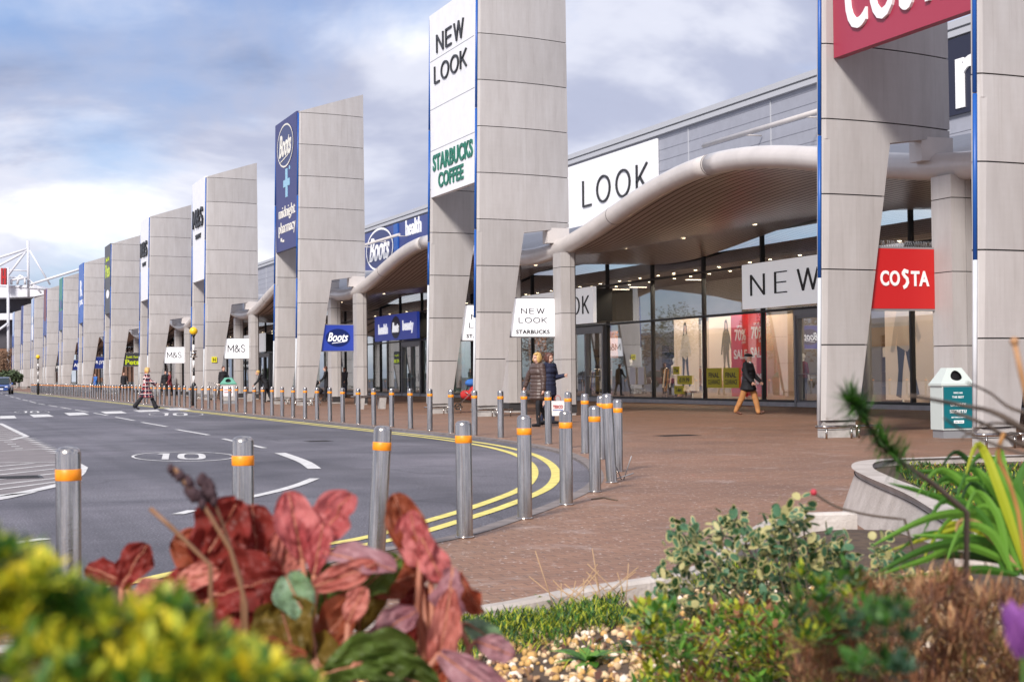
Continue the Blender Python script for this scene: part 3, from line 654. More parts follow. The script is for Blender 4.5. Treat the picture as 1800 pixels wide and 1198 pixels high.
def d_boots(fo):
    L = MB(); ellipse(L, (1.8, 0.162, 2.77), CAMF, 0.52, 0.37, 0.006); L.build('logo_oval', P_NAVYD, fo)
    L = MB(); put(L, text_mesh('Boots', 0.012, 0.35), (1.8, 0.162, 2.80), CAMF, width=0.86, height=0.36, depth=0.012); put(L, ([(0, 0), (2.1, 0.25), (2.3, 0.34), (0.1, 0.1)], [(0, 1, 2, 3)]), (1.84, 0.162, 2.58), CAMF, width=0.6, depth=0.012); L.build('lettering', P_LITL, fo)
def d_text(t1, m_, t2=None):
    def f(fo):
        L = MB(); put(L, text_mesh(t1, 0.02), (1.80, 0.162, 2.95 if t2 else 2.77), CAMF, width=1.0 if t2 else 1.1, height=0.26 if t2 else 0.36, depth=0.01)
        if t2: put(L, text_mesh(t2, 0.03), (1.80, 0.162, 2.55), CAMF, width=1.1, height=0.4, depth=0.01)
        L.build('lettering', m_, fo)
    return f
def d_costa(fo):
    L = MB(); put(L, text_mesh('CO', 0.03, 0, 1.08), (1.535, 0.162, 2.77), CAMF, width=0.40, height=0.27, depth=0.012); put(L, text_mesh('TA', 0.03, 0, 1.08), (2.16, 0.162, 2.77), CAMF, width=0.38, height=0.27, depth=0.012)
    s = [(0.62, 0.92), (0.3, 1.0), (0.12, 0.8), (0.3, 0.6), (0.55, 0.42), (0.6, 0.15), (0.42, -0.1), (0.2, -0.2)]
    V = []; Fc = []
    for k in range(len(s) - 1):
        a, b = Vector(s[k]), Vector(s[k + 1]); d = (b - a).normalized(); nn = Vector((-d.y, d.x)) * 0.13; a2 = a - d * 0.05; b2 = b + d * 0.05; i = len(V)
        V += [(*(a2 - nn), 0), (*(b2 - nn), 0), (*(b2 + nn), 0.001), (*(a2 + nn), 0.001)]; Fc.append((i, i + 1, i + 2, i + 3))
    put(L, (V, Fc), (1.85, 0.162, 2.76), CAMF, width=0.15, height=0.36, depth=0.012); L.build('lettering', P_FACEW, fo)
GRP = [(0, 0.02, 'square red hanging sign with white capitals beside the nearest pylon', P_LITR, d_costa),
 (1, -GAP, 'white hanging sign with thin black capitals, above the heads of the two women', P_LITW, d_newlook),
 (1, 0.0, 'white hanging sign half hidden behind the big pylon left of the two women', P_LITW, d_newlook),
 (2, -GAP, 'blue hanging sign with white script on a dark oval', P_LITN, d_boots),
 (3, -GAP, 'larger of the two white hanging signs with black initials, right of the striped beacon', P_LITW, d_ms),
 (4, -GAP, 'smaller white hanging sign with black initials, left of the striped beacon', P_LITW, d_ms),
 (5, -GAP, 'charcoal hanging sign with lime green words', P_CHAR, d_text('Just for', P_LIME, 'Pets')),
 (6, -GAP, 'navy hanging sign with white letters starting with a big thin capital', P_NAVY, d_text('R JYSK', P_FACEW)),
 (7, -GAP, 'navy hanging sign with one bold white capital showing, farthest of the signs one can read', P_NAVY, d_text('ALDI', P_FACEW)),
 (8, -GAP, 'tiny dark hanging sign beside the far pylon just right of the distant beacon', P_CHAR, d_text('next', P_FACEW))]
for n, dy, lab, fm, dr in GRP: hanging_sign(SN[n] + dy, lab, fm, dr)
# bird spikes on the red sign
o = MB()
for k in range(26):
    x = 1.15 + 1.3 * k / 25
    for a in (-0.05, 0.03): o.tube([(TX + x, SN[0] + 0.25, 3.36), (TX + x + a + random.uniform(-.02, .02), SN[0] + 0.25 + random.uniform(-.04, .04), 3.36 + 0.11)], 0.0035, 4)
tag(o.build('bird_spikes', P_GREY, loc=(TX + 1.8, SN[0] + 0.25, 3.36)), 'thin metal bird spikes along the top of the red hanging sign', 'bird spikes')

# ================================================================ CANOPY
FX = 27.5
def tz(s): return 4.70 + 1.30 * math.cos(math.pi * (s - 32.85) / 22.15) ** 2
def bz(s): return 5.78 + 0.36 * math.cos(2 * math.pi * (s - 43.85) / 22.15)
def soff(s, v):
    a, b = tz(s) - 0.10, bz(s); w = v * v * (3 - 2 * v) * 0.5 + v * 0.5
    return a + (b - a) * w
P_RIB = mat('rib_backing', (0.06, 0.05, 0.048), 0.7)  # dark backing sheet seen through the gaps between the soffit slats
P_ROOFT = mat('canopy_roof', (0.36, 0.36, 0.38), 0.5)
can_lab = {0: 'wavy canopy bay crossing the nearest pylon, nearest part of the long roof', 1: 'big arched canopy bay with ribbed soffit right of the two women', 2: 'arched canopy bay behind the pylon with the navy banner',
 3: 'canopy bay with tube edge between the pylon with the yellow plate and the navy pylon'}
for n in range(12):
    c1 = 32.85 + 22.15 * (n); c0 = c1 - 22.15
    S = SN[n]
    root = empty('canopy', (17.3, S - GAP / 2, 0.03), can_lab.get(n, 'distant canopy bay %s pylon from the far left end' % ('behind the ' + ['leftmost', 'second', 'third', 'fourth', 'fifth', 'sixth', 'seventh', 'eighth', 'ninth'][min(8, 11 - n)])), 'canopy', 'bays of the wavy canopy')
    seg = 40 if n < 4 else 20
    ss = [c0 + 0.006 + (22.15 - 0.012) * k / seg for k in range(seg + 1)]
    t = MB(); t.tube([(17.3, s, tz(s)) for s in ss], 0.25, 20 if n < 4 else 10); t.build('edge_tube', P_TUBE, root, world=True)
    if n < 5:
        t = MB()
        for s in (c0 + 0.05, c0 + 5.5, c0 + 16.6):
            d = Vector((0, 1, (tz(s + .1) - tz(s - .1)) / .2)).normalized() * 0.02; c_ = Vector((17.3, s, tz(s)))
            t.tube([c_ - d, c_ + d], 0.2535, 20)
        t.build('tube_joint', mat('tube_joint_dark', (0.2, 0.18, 0.17), 0.6), root, world=True)
    so = MB(); ns = 48 if n < 3 else (30 if n < 5 else 10)
    for k in range(ns):
        v0 = k / ns; v1 = (k + 0.80) / ns; X0, X1 = 17.35 + (FX - 17.45) * v0, 17.35 + (FX - 17.45) * v1
        for i in range(seg):
            s0, s1 = ss[i], ss[i + 1]
            so.quad((X0, s0, soff(s0, v0)), (X0, s1, soff(s1, v0)), (X1, s1, soff(s1, v1)), (X1, s0, soff(s0, v1)), 0, False)
    nb = 12
    for k in range(nb):
        v0, v1 = k / nb, (k + 1) / nb; X0, X1 = 17.35 + (FX - 17.45) * v0, 17.35 + (FX - 17.45) * v1
        for i in range(seg):
            s0, s1 = ss[i], ss[i + 1]
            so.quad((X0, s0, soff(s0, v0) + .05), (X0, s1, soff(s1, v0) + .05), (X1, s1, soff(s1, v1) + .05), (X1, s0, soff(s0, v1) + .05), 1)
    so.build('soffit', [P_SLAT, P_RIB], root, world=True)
    ro = MB()
    for i in range(seg):
        s0, s1 = ss[i], ss[i + 1]
        for (Xa, Xb, fa, fb) in ((17.3, 20.5, lambda s: tz(s) + .2, lambda s: max(tz(s), 5.6) + .45), (20.5, FX - .06, lambda s: max(tz(s), 5.6) + .45, lambda s: 6.62)):
            ro.quad((Xa, s0, fa(s0)), (Xb, s0, fb(s0)), (Xb, s1, fb(s1)), (Xa, s1, fa(s1)))
    ro.build('canopy_roof', P_ROOFT, root, world=True)
    for dy in (0, -GAP):
        c = MB(); y0 = S + dy - 0.33
        lv = [0.32, 1.6, 2.9, 4.2, 4.62]
        for k in range(4):
            a, b = lv[k] + 0.008, lv[k + 1] - 0.008
            c.prism([(17.02, y0), (17.30, y0 - 0.02), (17.30, y0 + 0.6), (17.02, y0 + 0.58)], a, b)
            c.prism([(17.314, y0 - 0.02), (17.44, y0 + 0.0), (17.51, y0 + 0.10), (17.51, y0 + 0.5), (17.45, y0 + 0.59), (17.314, y0 + 0.6)], a, b)
        c.box(17.04, 17.48, y0 + 0.03, y0 + 0.55, 0.1, 4.6, 1); c.box(17.06, 17.46, y0 + 0.05, y0 + 0.52, 0, 0.33, 2)
        c.build('column', [P_PANEL, P_GAP, P_CONC], root, world=True)
    if n < 4:
        # recessed downlights
        for sy in (-6.5, -2.2, 2.5, 7.0):
            for v in (0.6,):
                s = S - GAP / 2 + sy; X = 17.35 + (FX - 17.45) * v; z = soff(s, v)
                l_ = MB(); l_.lathe([(0.0, -0.012), (0.06, -0.012), (0.07, 0.02)], (X, s, z), 12); l_.build('downlight', P_DOWN, root, world=True)

# ================================================================ SHOP BUILDINGS
def unit(s0, s1, label, int_mat, upper=None):
    root = empty('shop_building', (FX, (s0 + s1) / 2, 0.03), label, 'shop', 'shops in the retail terrace')
    w = MB(); w.box(FX, FX + 0.3, s0 + .003, s1 - .003, 6.15, 10.55)
    k = 0
    z = 6.6
    while z < 10.5: w.box(FX - 0.012, FX + 0.01, s0 + .003, s1 - .003, z, z + 0.012, 1); z += 0.42
    s = s0 + 3
    while s < s1: w.box(FX - 0.02, FX + 0.01, s, s + 0.06, 6.5, 10.5, 2); s += 6.2
    w.build('upper_wall', [P_CLAD, P_LINE, P_CAP], root, world=True)
    c = MB(); c.box(FX - 0.14, FX + 0.5, s0 + .002, s1 - .002, 10.552, 10.72, 0); c.box(FX - 0.09, FX + 0.5, s0 + .002, s1 - .002, 10.72, 10.78, 1); c.box(FX - 0.17, FX + 0.5, s0 + .002, s1 - .002, 10.78, 10.98, 0); c.build('roof_edge', [P_CAP, P_GREY], root, world=True)
    r = MB(); r.box(FX + 0.5, FX + 26, s0 + .002, s1 - .002, 10.6, 10.8); r.build('roof', P_ROOFT, root, world=True)
    f = MB(); f.box(FX + .1, FX + 8, s0 + .002, s1 - .002, 0.0, 0.05); f.build('shop_floor', P_FLOOR, root, world=True)
    b = MB(); b.box(FX + 5.0, FX + 5.2, s0 + .002, s1 - .002, 0.05, 6.4, 0); b.box(FX + .4, FX + 5.0, s0 + .002, s0 + .1, 0.05, 6.4, 0); b.box(FX + .4, FX + 5.0, s1 - .1, s1 - .002, 0.05, 6.4, 0); b.build('inner_wall', int_mat, root, world=True)
    b = MB(); b.box(FX + 0.4, FX + 5.0, s0 + .1, s1 - .1, 5.2, 5.3); b.build('ceiling', P_INTD, root, world=True)
    sill = MB(); sill.box(FX - 0.12, FX + 0.12, s0 + .002, s1 - .002, 0.0, 0.17); sill.build('sill', P_PALE2, root, world=True)
    cuts = [s0]; s = 57.4 + 4.4 * math.ceil((s0 - 57.4) / 4.4 + 1e-6)
    while s < s1 - .3:
        if s > s0 + .3: cuts.append(s)
        s += 4.4
    cuts.append(s1)
    for a, b_ in zip(cuts, cuts[1:]):
        g = MB(); g.quad((FX + 0.03, b_, 0.17), (FX + 0.03, a, 0.17), (FX + 0.03, a, 6.3), (FX + 0.03, b_, 6.3)); w_ = g.build('window', P_GLASS, root, world=True)
        fr = MB(); fr.box(FX - 0.05, FX + 0.10, a - 0.045, a + 0.045, 0.17, 6.3)
        for z in (3.29, 4.93): fr.box(FX - 0.047, FX + 0.09, a + .045, b_ - .045, z - 0.04, z + 0.04)
        fr.box(FX - 0.047, FX + 0.09, a + .045, b_ - .045, 0.17, 0.25); fr.build('window_frame', P_DARK, w_, world=True)
    s = s0 + 1.5; st_ = 1.9 if s0 < 70 else 3.8
    while s < s1 - 1:
        for q, X in enumerate((FX + 1.0, FX + 2.6)):
            li = MB(); li.lathe([(0.0, -0.01), (0.06, -0.01), (0.07, 0.03)], (X, s + random.uniform(-.4, .4), 5.19), 8)
            if q and random.random() < .35: li.box(X + .8, X + 1.6, s, s + 0.18, 5.17, 5.195, 1)
            li.build('ceiling_light', [P_LAMP, P_LIT], root, world=True)
        s += st_
    return root
P_PALE2 = mat('pale_sill', (0.50, 0.50, 0.52), 0.5, var=0.1)
def upper_sign(root, s0, s1, z0, z1, m_, x=0.10):
    b = MB(); b.box(FX - x, FX - 0.022, s0, s1, z0, z1); return b.build('upper_sign', m_, root, world=True)
def text_part(root, parts, m_, name='lettering'):
    L = MB()
    for vf, org, w, h, d in parts: put(L, vf, org, ROADF, width=w, height=h, depth=d)
    return L.build(name, m_, root, world=True)
# nearest unit
u0 = unit(10, 38.6, 'shop at the right edge with a dark navy upper sign and white lowercase letters', P_INTT)
us = upper_sign(u0, 28.0, 38.2, 8.35, 10.50, P_CHARN := mat('dark_navy_sign', (0.012, 0.014, 0.035), 0.4))
text_part(us, [(text_mesh('next', 0.02), (FX - 0.10, 34.7, 9.35), 5.2, 1.75, 0.05)], P_FACEW)
# women's wear unit
u1 = unit(38.6, 77.5, 'shop with a warm lit glass front, thin black lettering on white and red sale posters', P_INT)
us = upper_sign(u1, 56.6, 74.5, 7.0, 10.45, P_WHITE)
text_part(us, [(stroke_text('LOOK', 1.15, 0.085, 0.45), (FX - 0.10, 60.7, 9.05), 6.6, 1.18, 0.06), (stroke_text('NEW', 1.15, 0.085, 0.45), (FX - 0.10, 69.8, 9.05), 4.8, 1.12, 0.06)], P_BLACK)
def box_sign(root, s0, s1, m_, parts, lm, name='box_sign'):
    b = MB(); b.box(FX - 1.0, FX - 0.84, s0, s1, 3.34, 4.85); b.box(FX - 0.84, FX - 0.06, s0 + .15, s1 - .15, 3.42, 4.78, 1); bs = b.build(name, [m_, P_DARK], root, world=True)
    text_part(bs, parts, lm); return bs
box_sign(u1, 38.9, 48.2, P_LITW, [(stroke_text('NEW', 1.0, 0.06, 0.62), (FX - 1.0, 45.4, 4.12), 4.35, 0.72, 0.05), (stroke_text('LOOK', 1.0, 0.06, 0.5), (FX - 1.0, 41.0, 4.12), 3.9, 0.72, 0.05)], P_BLACK)
box_sign(u1, 61.0, 70.0, P_LITW, [(stroke_text('NEW', 1.0, 0.06, 0.5), (FX - 1.0, 67.6, 4.12), 3.2, 0.78, 0.05), (stroke_text('LOOK', 1.0, 0.06, 0.42), (FX - 1.0, 63.4, 4.12), 4.0, 0.78, 0.05)], P_BLACK)
# chemist
u2 = unit(77.5, 110, 'shop with a deep blue upper wall and a blue sign box over its entrance', P_INTT)
us = upper_sign(u2, 80, 109.5, 6.8, 10.45, P_NAVY)
L = MB(); ellipse(L, (FX - .10, 96.6, 9.2), ROADF, 3.1, 1.35, 0.02); L.build('logo_oval', P_NAVYD, us, world=True)
L = MB(); ellipse(L, (FX - .10, 96.6, 9.2), ROADF, 3.1, 1.35, 0.03, ring=0.14); put(L, text_mesh('Boots', 0.02, 0.35), (FX - .10, 96.6, 9.25), ROADF, width=4.6, height=1.5, depth=0.05); put(L, text_mesh('health', 0.02), (FX - .10, 89.3, 9.98), ROADF, width=3.1, height=0.95, depth=0.04); L.build('lettering', P_FACEW, us, world=True)
L = MB(); L.box(FX - .16, FX - .10, 92.4, 93.3, 8.0, 10.45); L.build('trim_post', P_BLUE, us, world=True)
bs = box_sign(u2, 85.9, 94.7, P_LITN, [(text_mesh('health', 0.02), (FX - 1.0, 92.8, 4.05), 2.0, 0.62, 0.04), (text_mesh('beauty', 0.02), (FX - 1.0, 87.6, 4.05), 2.1, 0.78, 0.04), (text_mesh('Boots', 0.01, 0.35), (FX - 1.0, 90.1, 4.08), 1.3, 0.6, 0.05)], P_LITL)
L = MB(); ellipse(L, (FX - 1.0, 90.1, 4.08), ROADF, 0.95, 0.66, 0.01); L.build('logo_oval', P_NAVYD, bs, world=True)
u3 = unit(110, 160, 'long shop behind the two pylons with white banners', P_INTT)
box_sign(u3, 128, 137, P_LITW, [(stroke_text('M&S', 1, 0.12, 0.2), (FX - 1, 132.5, 4.1), 2.8, 0.9, 0.04)], P_BLACK)
u4 = unit(160, 185, 'distant shop behind the pylon with the lime lettered banner', P_INTD)
box_sign(u4, 168, 177, P_CHAR, [(text_mesh('Just for Pets', 0.02), (FX - 1, 172.5, 4.1), 6.0, 0.9, 0.04)], P_LIME)
u5 = unit(185, 207, 'distant shop behind the pylon with the bright blue banner', P_INTT)
box_sign(u5, 190, 199, P_NAVY, [(text_mesh('JYSK', 0.02), (FX - 1, 194.5, 4.1), 4.0, 0.9, 0.04)], P_FACEW)
u6 = unit(207, 300, 'farthest shops at the left end of the terrace', P_INTD)
# entrance doors
def door(root, s0, s1, label=None):
    d = empty('entrance_door', (FX, (s0 + s1) / 2, 0.0), None, None); d.parent = root; d.location = (0, (s0 + s1) / 2 - root.location.y, 0)
    f = MB(); x0, x1 = FX - 0.14, FX + 0.12
    f.box(x0, x1, s1 - 0.12, s1, 0.02, 3.24); f.box(x0, x1, s0, s0 + 0.12, 0.02, 3.24); f.box(x0 + .002, x1 - .002, s0 + .12, s1 - .12, 3.05, 3.24)
    nl = 2; w = (s1 - s0 - 0.24) / nl
    for k in range(nl):
        a, b = s0 + 0.12 + w * k, s0 + 0.12 + w * (k + 1)
        for (p, q, z0, z1) in ((a, a + .07, .02, 3.05), (b - .07, b, .02, 3.05), (a + .07, b - .07, .02, .22), (a + .07, b - .07, 2.95, 3.05), (a + .07, b - .07, 1.10, 1.13)): f.box(x0 + .04, x1 - .05, p, q, z0, z1)
        f.tube([(x0 - .02, a + .14, 0.9), (x0 - .02, a + .14, 1.35)], 0.02, 6)
    f.build('door_frame', P_GREY, d, world=True)
door(u1, 42.2, 46.3); door(u1, 62.0, 66.0); door(u2, 88.2, 92.0); door(u3, 130, 135)
# roof pipes in front of the upper wall
for a, b, lab, z in ((39.4, 51.1, 'long pale horizontal pipe on the grey upper wall right of the white sign', 9.36), (89.6, 113, 'pale horizontal pipe crossing the blue upper wall with the oval logo', 9.5)):
    o = MB(); o.tube([(26.6, a, z), (26.6, b, z)], 0.085, 10)
    s = a + 1
    while s < b: o.tube([(26.6, s, z), (27.45, s, z)], 0.03, 6); s += 4.0
    tag(o.build('wall_pipe', P_TUBE, loc=(26.6, a, z)), lab, 'pipe', 'pipes on the upper wall')

# ---- the lit display lamps behind the glass (rows of spotlights in the shops)
def lamp(s, power, X=FX + .30, L_=3.6, col=(1, .80, .58)):
    d = bpy.data.lights.new('display_lamp', 'AREA'); d.shape = 'RECTANGLE'; d.size = .2; d.size_y = L_; d.energy = power; d.color = col
    o = bpy.data.objects.new('display_lamp', d); COL.objects.link(o); o.location = (X, s, 4.85); o.rotation_euler = Vector((.55, 0, -1)).to_track_quat('-Z', 'Y').to_euler()
    for_dir = Vector((.45, 0, -1)).normalized(); zax = -for_dir; yax = Vector((0, 1, 0)); xax = yax.cross(zax).normalized(); o.rotation_euler = Matrix((xax, yax, zax)).transposed().to_euler()
for s_, pw in ((40.3, 170), (44.5, 120), (50.7, 190), (55.2, 190), (59.6, 110), (64, 130), (71, 120), (84, 160), (90, 120), (97, 140), (120, 200), (140, 200)): lamp(s_, pw)
# ================================================================ BOLLARDS
def bollard_mesh(h, r=0.057):
    b = MB(); b.lathe([(r * 1.02, 0.0), (r, 0.01), (r, h - 0.035), (r * 0.93, h - 0.018), (r * 0.7, h - 0.006), (0.0, h)], seg=24)
    b.lathe([(r + .003, 0.0), (r + .012, 0.002), (r + .010, 0.012), (r, 0.014)], seg=24); return b
def make_bollard(h, label, group, loc, tilt=(0, 0), frac=0.125):
    o = empty('bollard', loc, label, 'bollard', group)
    pole = bollard_mesh(h).build('post', P_STEEL, o)
    zb = h - 0.105
    bd = MB(); bd.lathe([(0.0575, zb - 0.052), (0.0592, zb - 0.050), (0.0592, zb - 0.002), (0.0575, zb)], seg=24); bd.build('orange_band', P_ORANGE, o)
    o.rotation_euler = (tilt[0], tilt[1], random.uniform(0, 6))
    return o
near = [((0.66, 7.58), .82, 'steel bollard with orange band, leftmost of all the large near ones'),
 ((1.62, 8.39), .82, 'steel bollard with orange band, second large one from the left, above the red leaves'),
 ((2.71, 9.70), .82, 'leaning steel bollard with orange band, bottom hidden by the red leaves'),
 ((3.58, 10.52), .815, 'upright steel bollard just right of the leaning one, before the yellow lines'),
 ((4.48, 11.70), .815, 'steel bollard standing in front of the blonde woman, nearest the camera'),
 ((5.28, 12.78), .82, 'steel bollard right of the blonde woman where the yellow lines cross behind it'),
 ((6.10, 14.04), .83, 'steel bollard at the tip of the kerb bend, shortest of the cluster'),
 ((6.79, 15.19), .93, 'tallest steel bollard of the cluster at the bend, leaning slightly'),
 ((7.63, 16.89), .84, 'rightmost steel bollard of the cluster at the kerb bend'),
 ((8.54, 19.44), .85, 'steel bollard mostly hidden behind the tallest one at the bend'),
 ((9.01, 21.08), .86, 'steel bollard at the left of the cluster, in front of the canopy column'),
 ((9.48, 22.83), .87, 'steel bollard right of the white shopping bag, just behind the near pair'),
 ((9.74, 24.31), .87, 'steel bollard overlapping the white shopping bag'),
 ((9.88, 25.80), .87, 'steel bollard directly in front of the outstretched hand of the blonde woman')]
for i, ((x, y), h, lab) in enumerate(near):
    tl = {2: (0.0, 0.0), 7: (0, 0)}.get(i, (random.uniform(-.008, .008), random.uniform(-.008, .008)))
    o = make_bollard(h, lab, 'steel bollards along the kerb', (x, y, 0.03), tl)
    if i == 2:
        o.rotation_euler = Euler((0, 0, 0)); ax = FWD; o.rotation_euler = Matrix.Rotation(R(3.6), 3, ax).to_euler()
    if i == 7: o.rotation_euler = Matrix.Rotation(R(-2.6), 3, FWD).to_euler()
proto = None; s = 27.3; k = 0
while s < 166:
    X = 10.0 + 0.0065 * (s - 27)
    if proto is None:
        proto = make_bollard(0.87, 'steel bollard with orange band in the long straight row beside the road', 'steel bollards in the straight row', (X, s, 0.03)); o = proto
    else: o = copy_tree(proto)
    o.location = (X + random.uniform(-.015, .015), s + random.uniform(-.03, .03), 0.03 + random.uniform(-.012, .01)); o.rotation_euler = (random.uniform(-.012, .012), random.uniform(-.012, .012), random.uniform(0, 6))
    o['label'] = 'steel bollard with orange band in the long straight row beside the road'
    s += 1.46; k += 1

# ================================================================ CROSSING BEACONS
P_BEAC = mat('amber_globe', (0.85, 0.52, 0.01), 0.3, coat=0.5)
P_BW = mat('beacon_white', (0.75, 0.75, 0.75), 0.4)
def beacon(loc, lab):
    o = empty('crossing_beacon', loc, lab, 'crossing beacon', 'striped crossing beacons')
    b = MB(); b.lathe([(0.10, 0), (0.10, 0.9), (0.085, 0.96), (0.06, 1.0)], seg=16); b.build('pole_base', P_BLACK, o)
    z = 1.0; k = 0
    b = MB()
    hs = [0.30, 0.33, 0.33, 0.33, 0.33, 0.33]
    for i, h in enumerate(hs): b.lathe([(0.046, z), (0.046, z + h)], seg=14, mi=(i) % 2); z += h
    b.lathe([(0.05, z), (0.05, z + .03), (0.075, z + .05), (0.1, z + .10)], seg=14, mi=1); b.build('striped_pole', [P_BW, P_BLACK], o)
    b = MB(); b.lathe([(0.05, 2.08), (0.15, 2.09), (0.16, 2.13), (0.05, 2.15)], seg=16); b.lathe([(0.05, 2.33), (0.13, 2.34), (0.14, 2.37), (0.05, 2.39)], seg=16)
    b.lathe([(0.06, 2.15), (0.11, 2.17), (0.11, 2.31), (0.06, 2.33)], seg=16); b.build('lamp_collar', P_STEEL, o)
    b = MB(); b.ball((0, 0, z + 0.25), 0.175, 0, 20, 14); b.build('amber_globe', P_BEAC, o)
    return o
bp_ = gp(341, 714); beacon((bp_.x, bp_.y, 0.0), 'black and white striped beacon with amber globe beside the crossing')
bp_ = gp(67, 693); beacon((bp_.x, bp_.y, 0.0), 'distant striped beacon with amber globe near the far end of the bollards')

# ================================================================ BINS, BENCHES
P_BING = mat('bin_teal_poster', (0.0, 0.13, 0.16), 0.4)
P_BINW = mat('bin_hood', (0.55, 0.62, 0.60), 0.45)
def litter_bin(loc, rz, lab, hood, near=True):
    o = empty('litter_bin', loc, lab, 'litter bin', None, rz)
    b = MB(); b.box(-.31, .31, -.25, .25, 0.0, .14, 1); b.box(-.34, .34, -.28, .28, .14, 0.90); b.build('bin_body', [P_CONC if not near else P_BINW, P_GREY], o)
    h = MB()
    # tapered hood with an oval opening: ring of quads round the hole on the front
    def hood_pt(u, v): # u -1..1 across, v 0..1 up
        w = 0.36 - 0.20 * v; return (u * w, -0.28 + 0.14 * v, 0.92 + 0.26 * v)
    S = 24; ring = []; outer = []
    for k in range(S):
        a = 2 * math.pi * k / S; ca, sa = math.cos(a), math.sin(a)
        ring.append(hood_pt(0.46 * ca, 0.5 + 0.33 * sa)); m_ = max(abs(ca), abs(sa)); outer.append(hood_pt(ca / m_, 0.5 + 0.5 * sa / m_))
    for k in range(S): j = (k + 1) % S; h.quad(outer[k], outer[j], ring[j], ring[k])
    back = [(x, -y, z) for x, y, z in outer]
    for k in range(S): j = (k + 1) % S; h.quad(back[j], back[k], outer[k], outer[j])
    h.poly(list(back)); h.box(-.37, .37, -.30, .30, .88, .92); h.build('bin_hood', hood, o)
    i_ = MB(); i_.box(-.16, .16, -.10, .12, .925, 1.12); i_.build('bin_mouth', P_BLACK, o)
    if near:
        p = MB(); p.box(-.31, .31, -.292, -.281, .17, .86); p.box(-.325, .325, -.286, -.2805, .16, .87, 1); pp = p.build('poster', [P_BING, P_GREY], o)
        L = MB()
        for t, z, w, hh in (('WHO HAS', .76, .20, .030), ('THE BEST', .69, .26, .035), ('OR DIRTY', .56, .34, .055), ('SECRETS?', .45, .37, .055), ('BETTING STARTS', .35, .30, .025)): put(L, text_mesh(t, .02), (0, -.292, z), CAMF, width=w, height=hh, depth=.004)
        L.box(-.10, .12, -.297, -.292, .25, .30); L.build('lettering', P_FACEW, pp)
        L = MB(); put(L, text_mesh('sky news', .01), (0.01, -.297, .275), CAMF, width=.17, height=.03, depth=.003); L.build('small_lettering', P_BING, pp)
    else:
        L = MB(); L.box(-.22, .22, -.287, -.281, .35, .80); L.box(-.18, .18, -.290, -.287, .62, .66, 1); L.box(-.18, .18, -.290, -.287, .50, .54, 1); L.build('notice', [P_WHITE, P_RED], o)
    return o
pb = gp(1674, 772); bin_ = litter_bin((pb.x, pb.y, .03), -PHI * 0.5, 'large litter bin with white hood and dark teal poster beside the nearest column', P_BINW); bin_.scale = (.82, .82, 1.0)
pb = gp(424, 712); litter_bin((pb.x, pb.y + 3, .03), -PHI * 0.6, 'small distant litter bin with green and white hood behind the bollards', mat('bin_green', (0.10, 0.33, 0.24), 0.5), False)
def bench(loc, L, lab, rz=0):
    o = empty('bench', loc, lab, 'bench', None, rz)
    b = MB(); b.box(-L / 2, L / 2, -.22, .22, .42, .48); b.box(-L / 2 + .05, L / 2 - .05, -.24, .24, .435, .465); b.build('seat', P_STEEL, o)
    for x in (-L / 2 + .28, L / 2 - .28):
        b = MB(); b.box(x - .09, x + .09, -.18, .18, 0, .42, top=(x - .13, x + .13, -.2, .2)); b.build('leg', P_CONC, o)
    return o
q = gp(652, 720); bench((q.x, q.y, .03), 1.35, 'low bench on two concrete legs between bollards, in front of the blue sign box')
q = gp(455, 706); bench((q.x, q.y, .03), 1.5, 'distant low bench on concrete legs beside the far column')
o = MB()
c0_ = gp(1092, 850)
for k in range(5):
    a = random.uniform(0, 6.28); o.tube([(c0_.x - .05 + random.uniform(-.1, .1), c0_.y + random.uniform(-.1, .1), .04), (c0_.x + random.uniform(-.12, .12), c0_.y + random.uniform(-.15, .1), random.uniform(.05, .3))], .006, 5)
tag(o.build('broken_cable_tie', P_GREY, loc=(c0_.x, c0_.y, .03)), 'thin dark broken straps at the foot of the tallest bollard', 'strap')
o = MB(); a, b = gp(1040, 877, .035), gp(1085, 879, .035); m_ = gp(1062, 874, .04); o.tube([a, m_, b], .008, 5); tag(o.build('twig', mat('dry_wood', (.10, .07, .05), .8), loc=tuple(a)), 'thin dark twig lying on the paving near the bend', 'twig')

# ================================================================ PEOPLE
def capsule(mb, p0, r0, p1, r1, seg=12):
    p0, p1 = Vector(p0), Vector(p1); d = p1 - p0; L = d.length
    if L < 1e-5: mb.ball(p0, r0, 0, seg, 8); return
    d /= L; a = d.orthogonal().normalized(); b = d.cross(a); i0 = len(mb.v); rings = []
    for k in range(5): t = math.pi / 2 * (1 - k / 4); rings.append((p0 - d * r0 * math.sin(t), r0 * math.cos(t) + 1e-4))
    for k in range(1, 5): t = math.pi / 2 * k / 4; rings.append((p1 + d * r1 * math.sin(t), r1 * math.cos(t) + 1e-4)) if k > 0 else None
    rings.insert(5, (p1, r1))
    for c, r in rings:
        for j in range(seg): t = 2 * math.pi * j / seg; mb.v.append(tuple(c + (a * math.cos(t) + b * math.sin(t)) * r))
    n = len(rings)
    for k in range(n - 1):
        for j in range(seg): j2 = (j + 1) % seg; x = i0 + k * seg; mb.f.append((x + j, x + j2, x + seg + j2, x + seg + j)); mb.m.append(0); mb.sm.append(True)
    mb.f.append(tuple(i0 + j for j in reversed(range(seg)))); mb.f.append(tuple(i0 + (n - 1) * seg + j for j in range(seg))); mb.m += [0, 0]; mb.sm += [False, False]
def ell(mb, c, r, rot=None, seg=16, rings=12):
    t = MB(); t.ball((0, 0, 0), 1.0, 0, seg, rings, r)
    M = Matrix.Translation(Vector(c)) @ (rot.to_4x4() if rot is not None else Matrix.Identity(4)); t.xf(M); mb.add(t.v, t.f, 0, True)
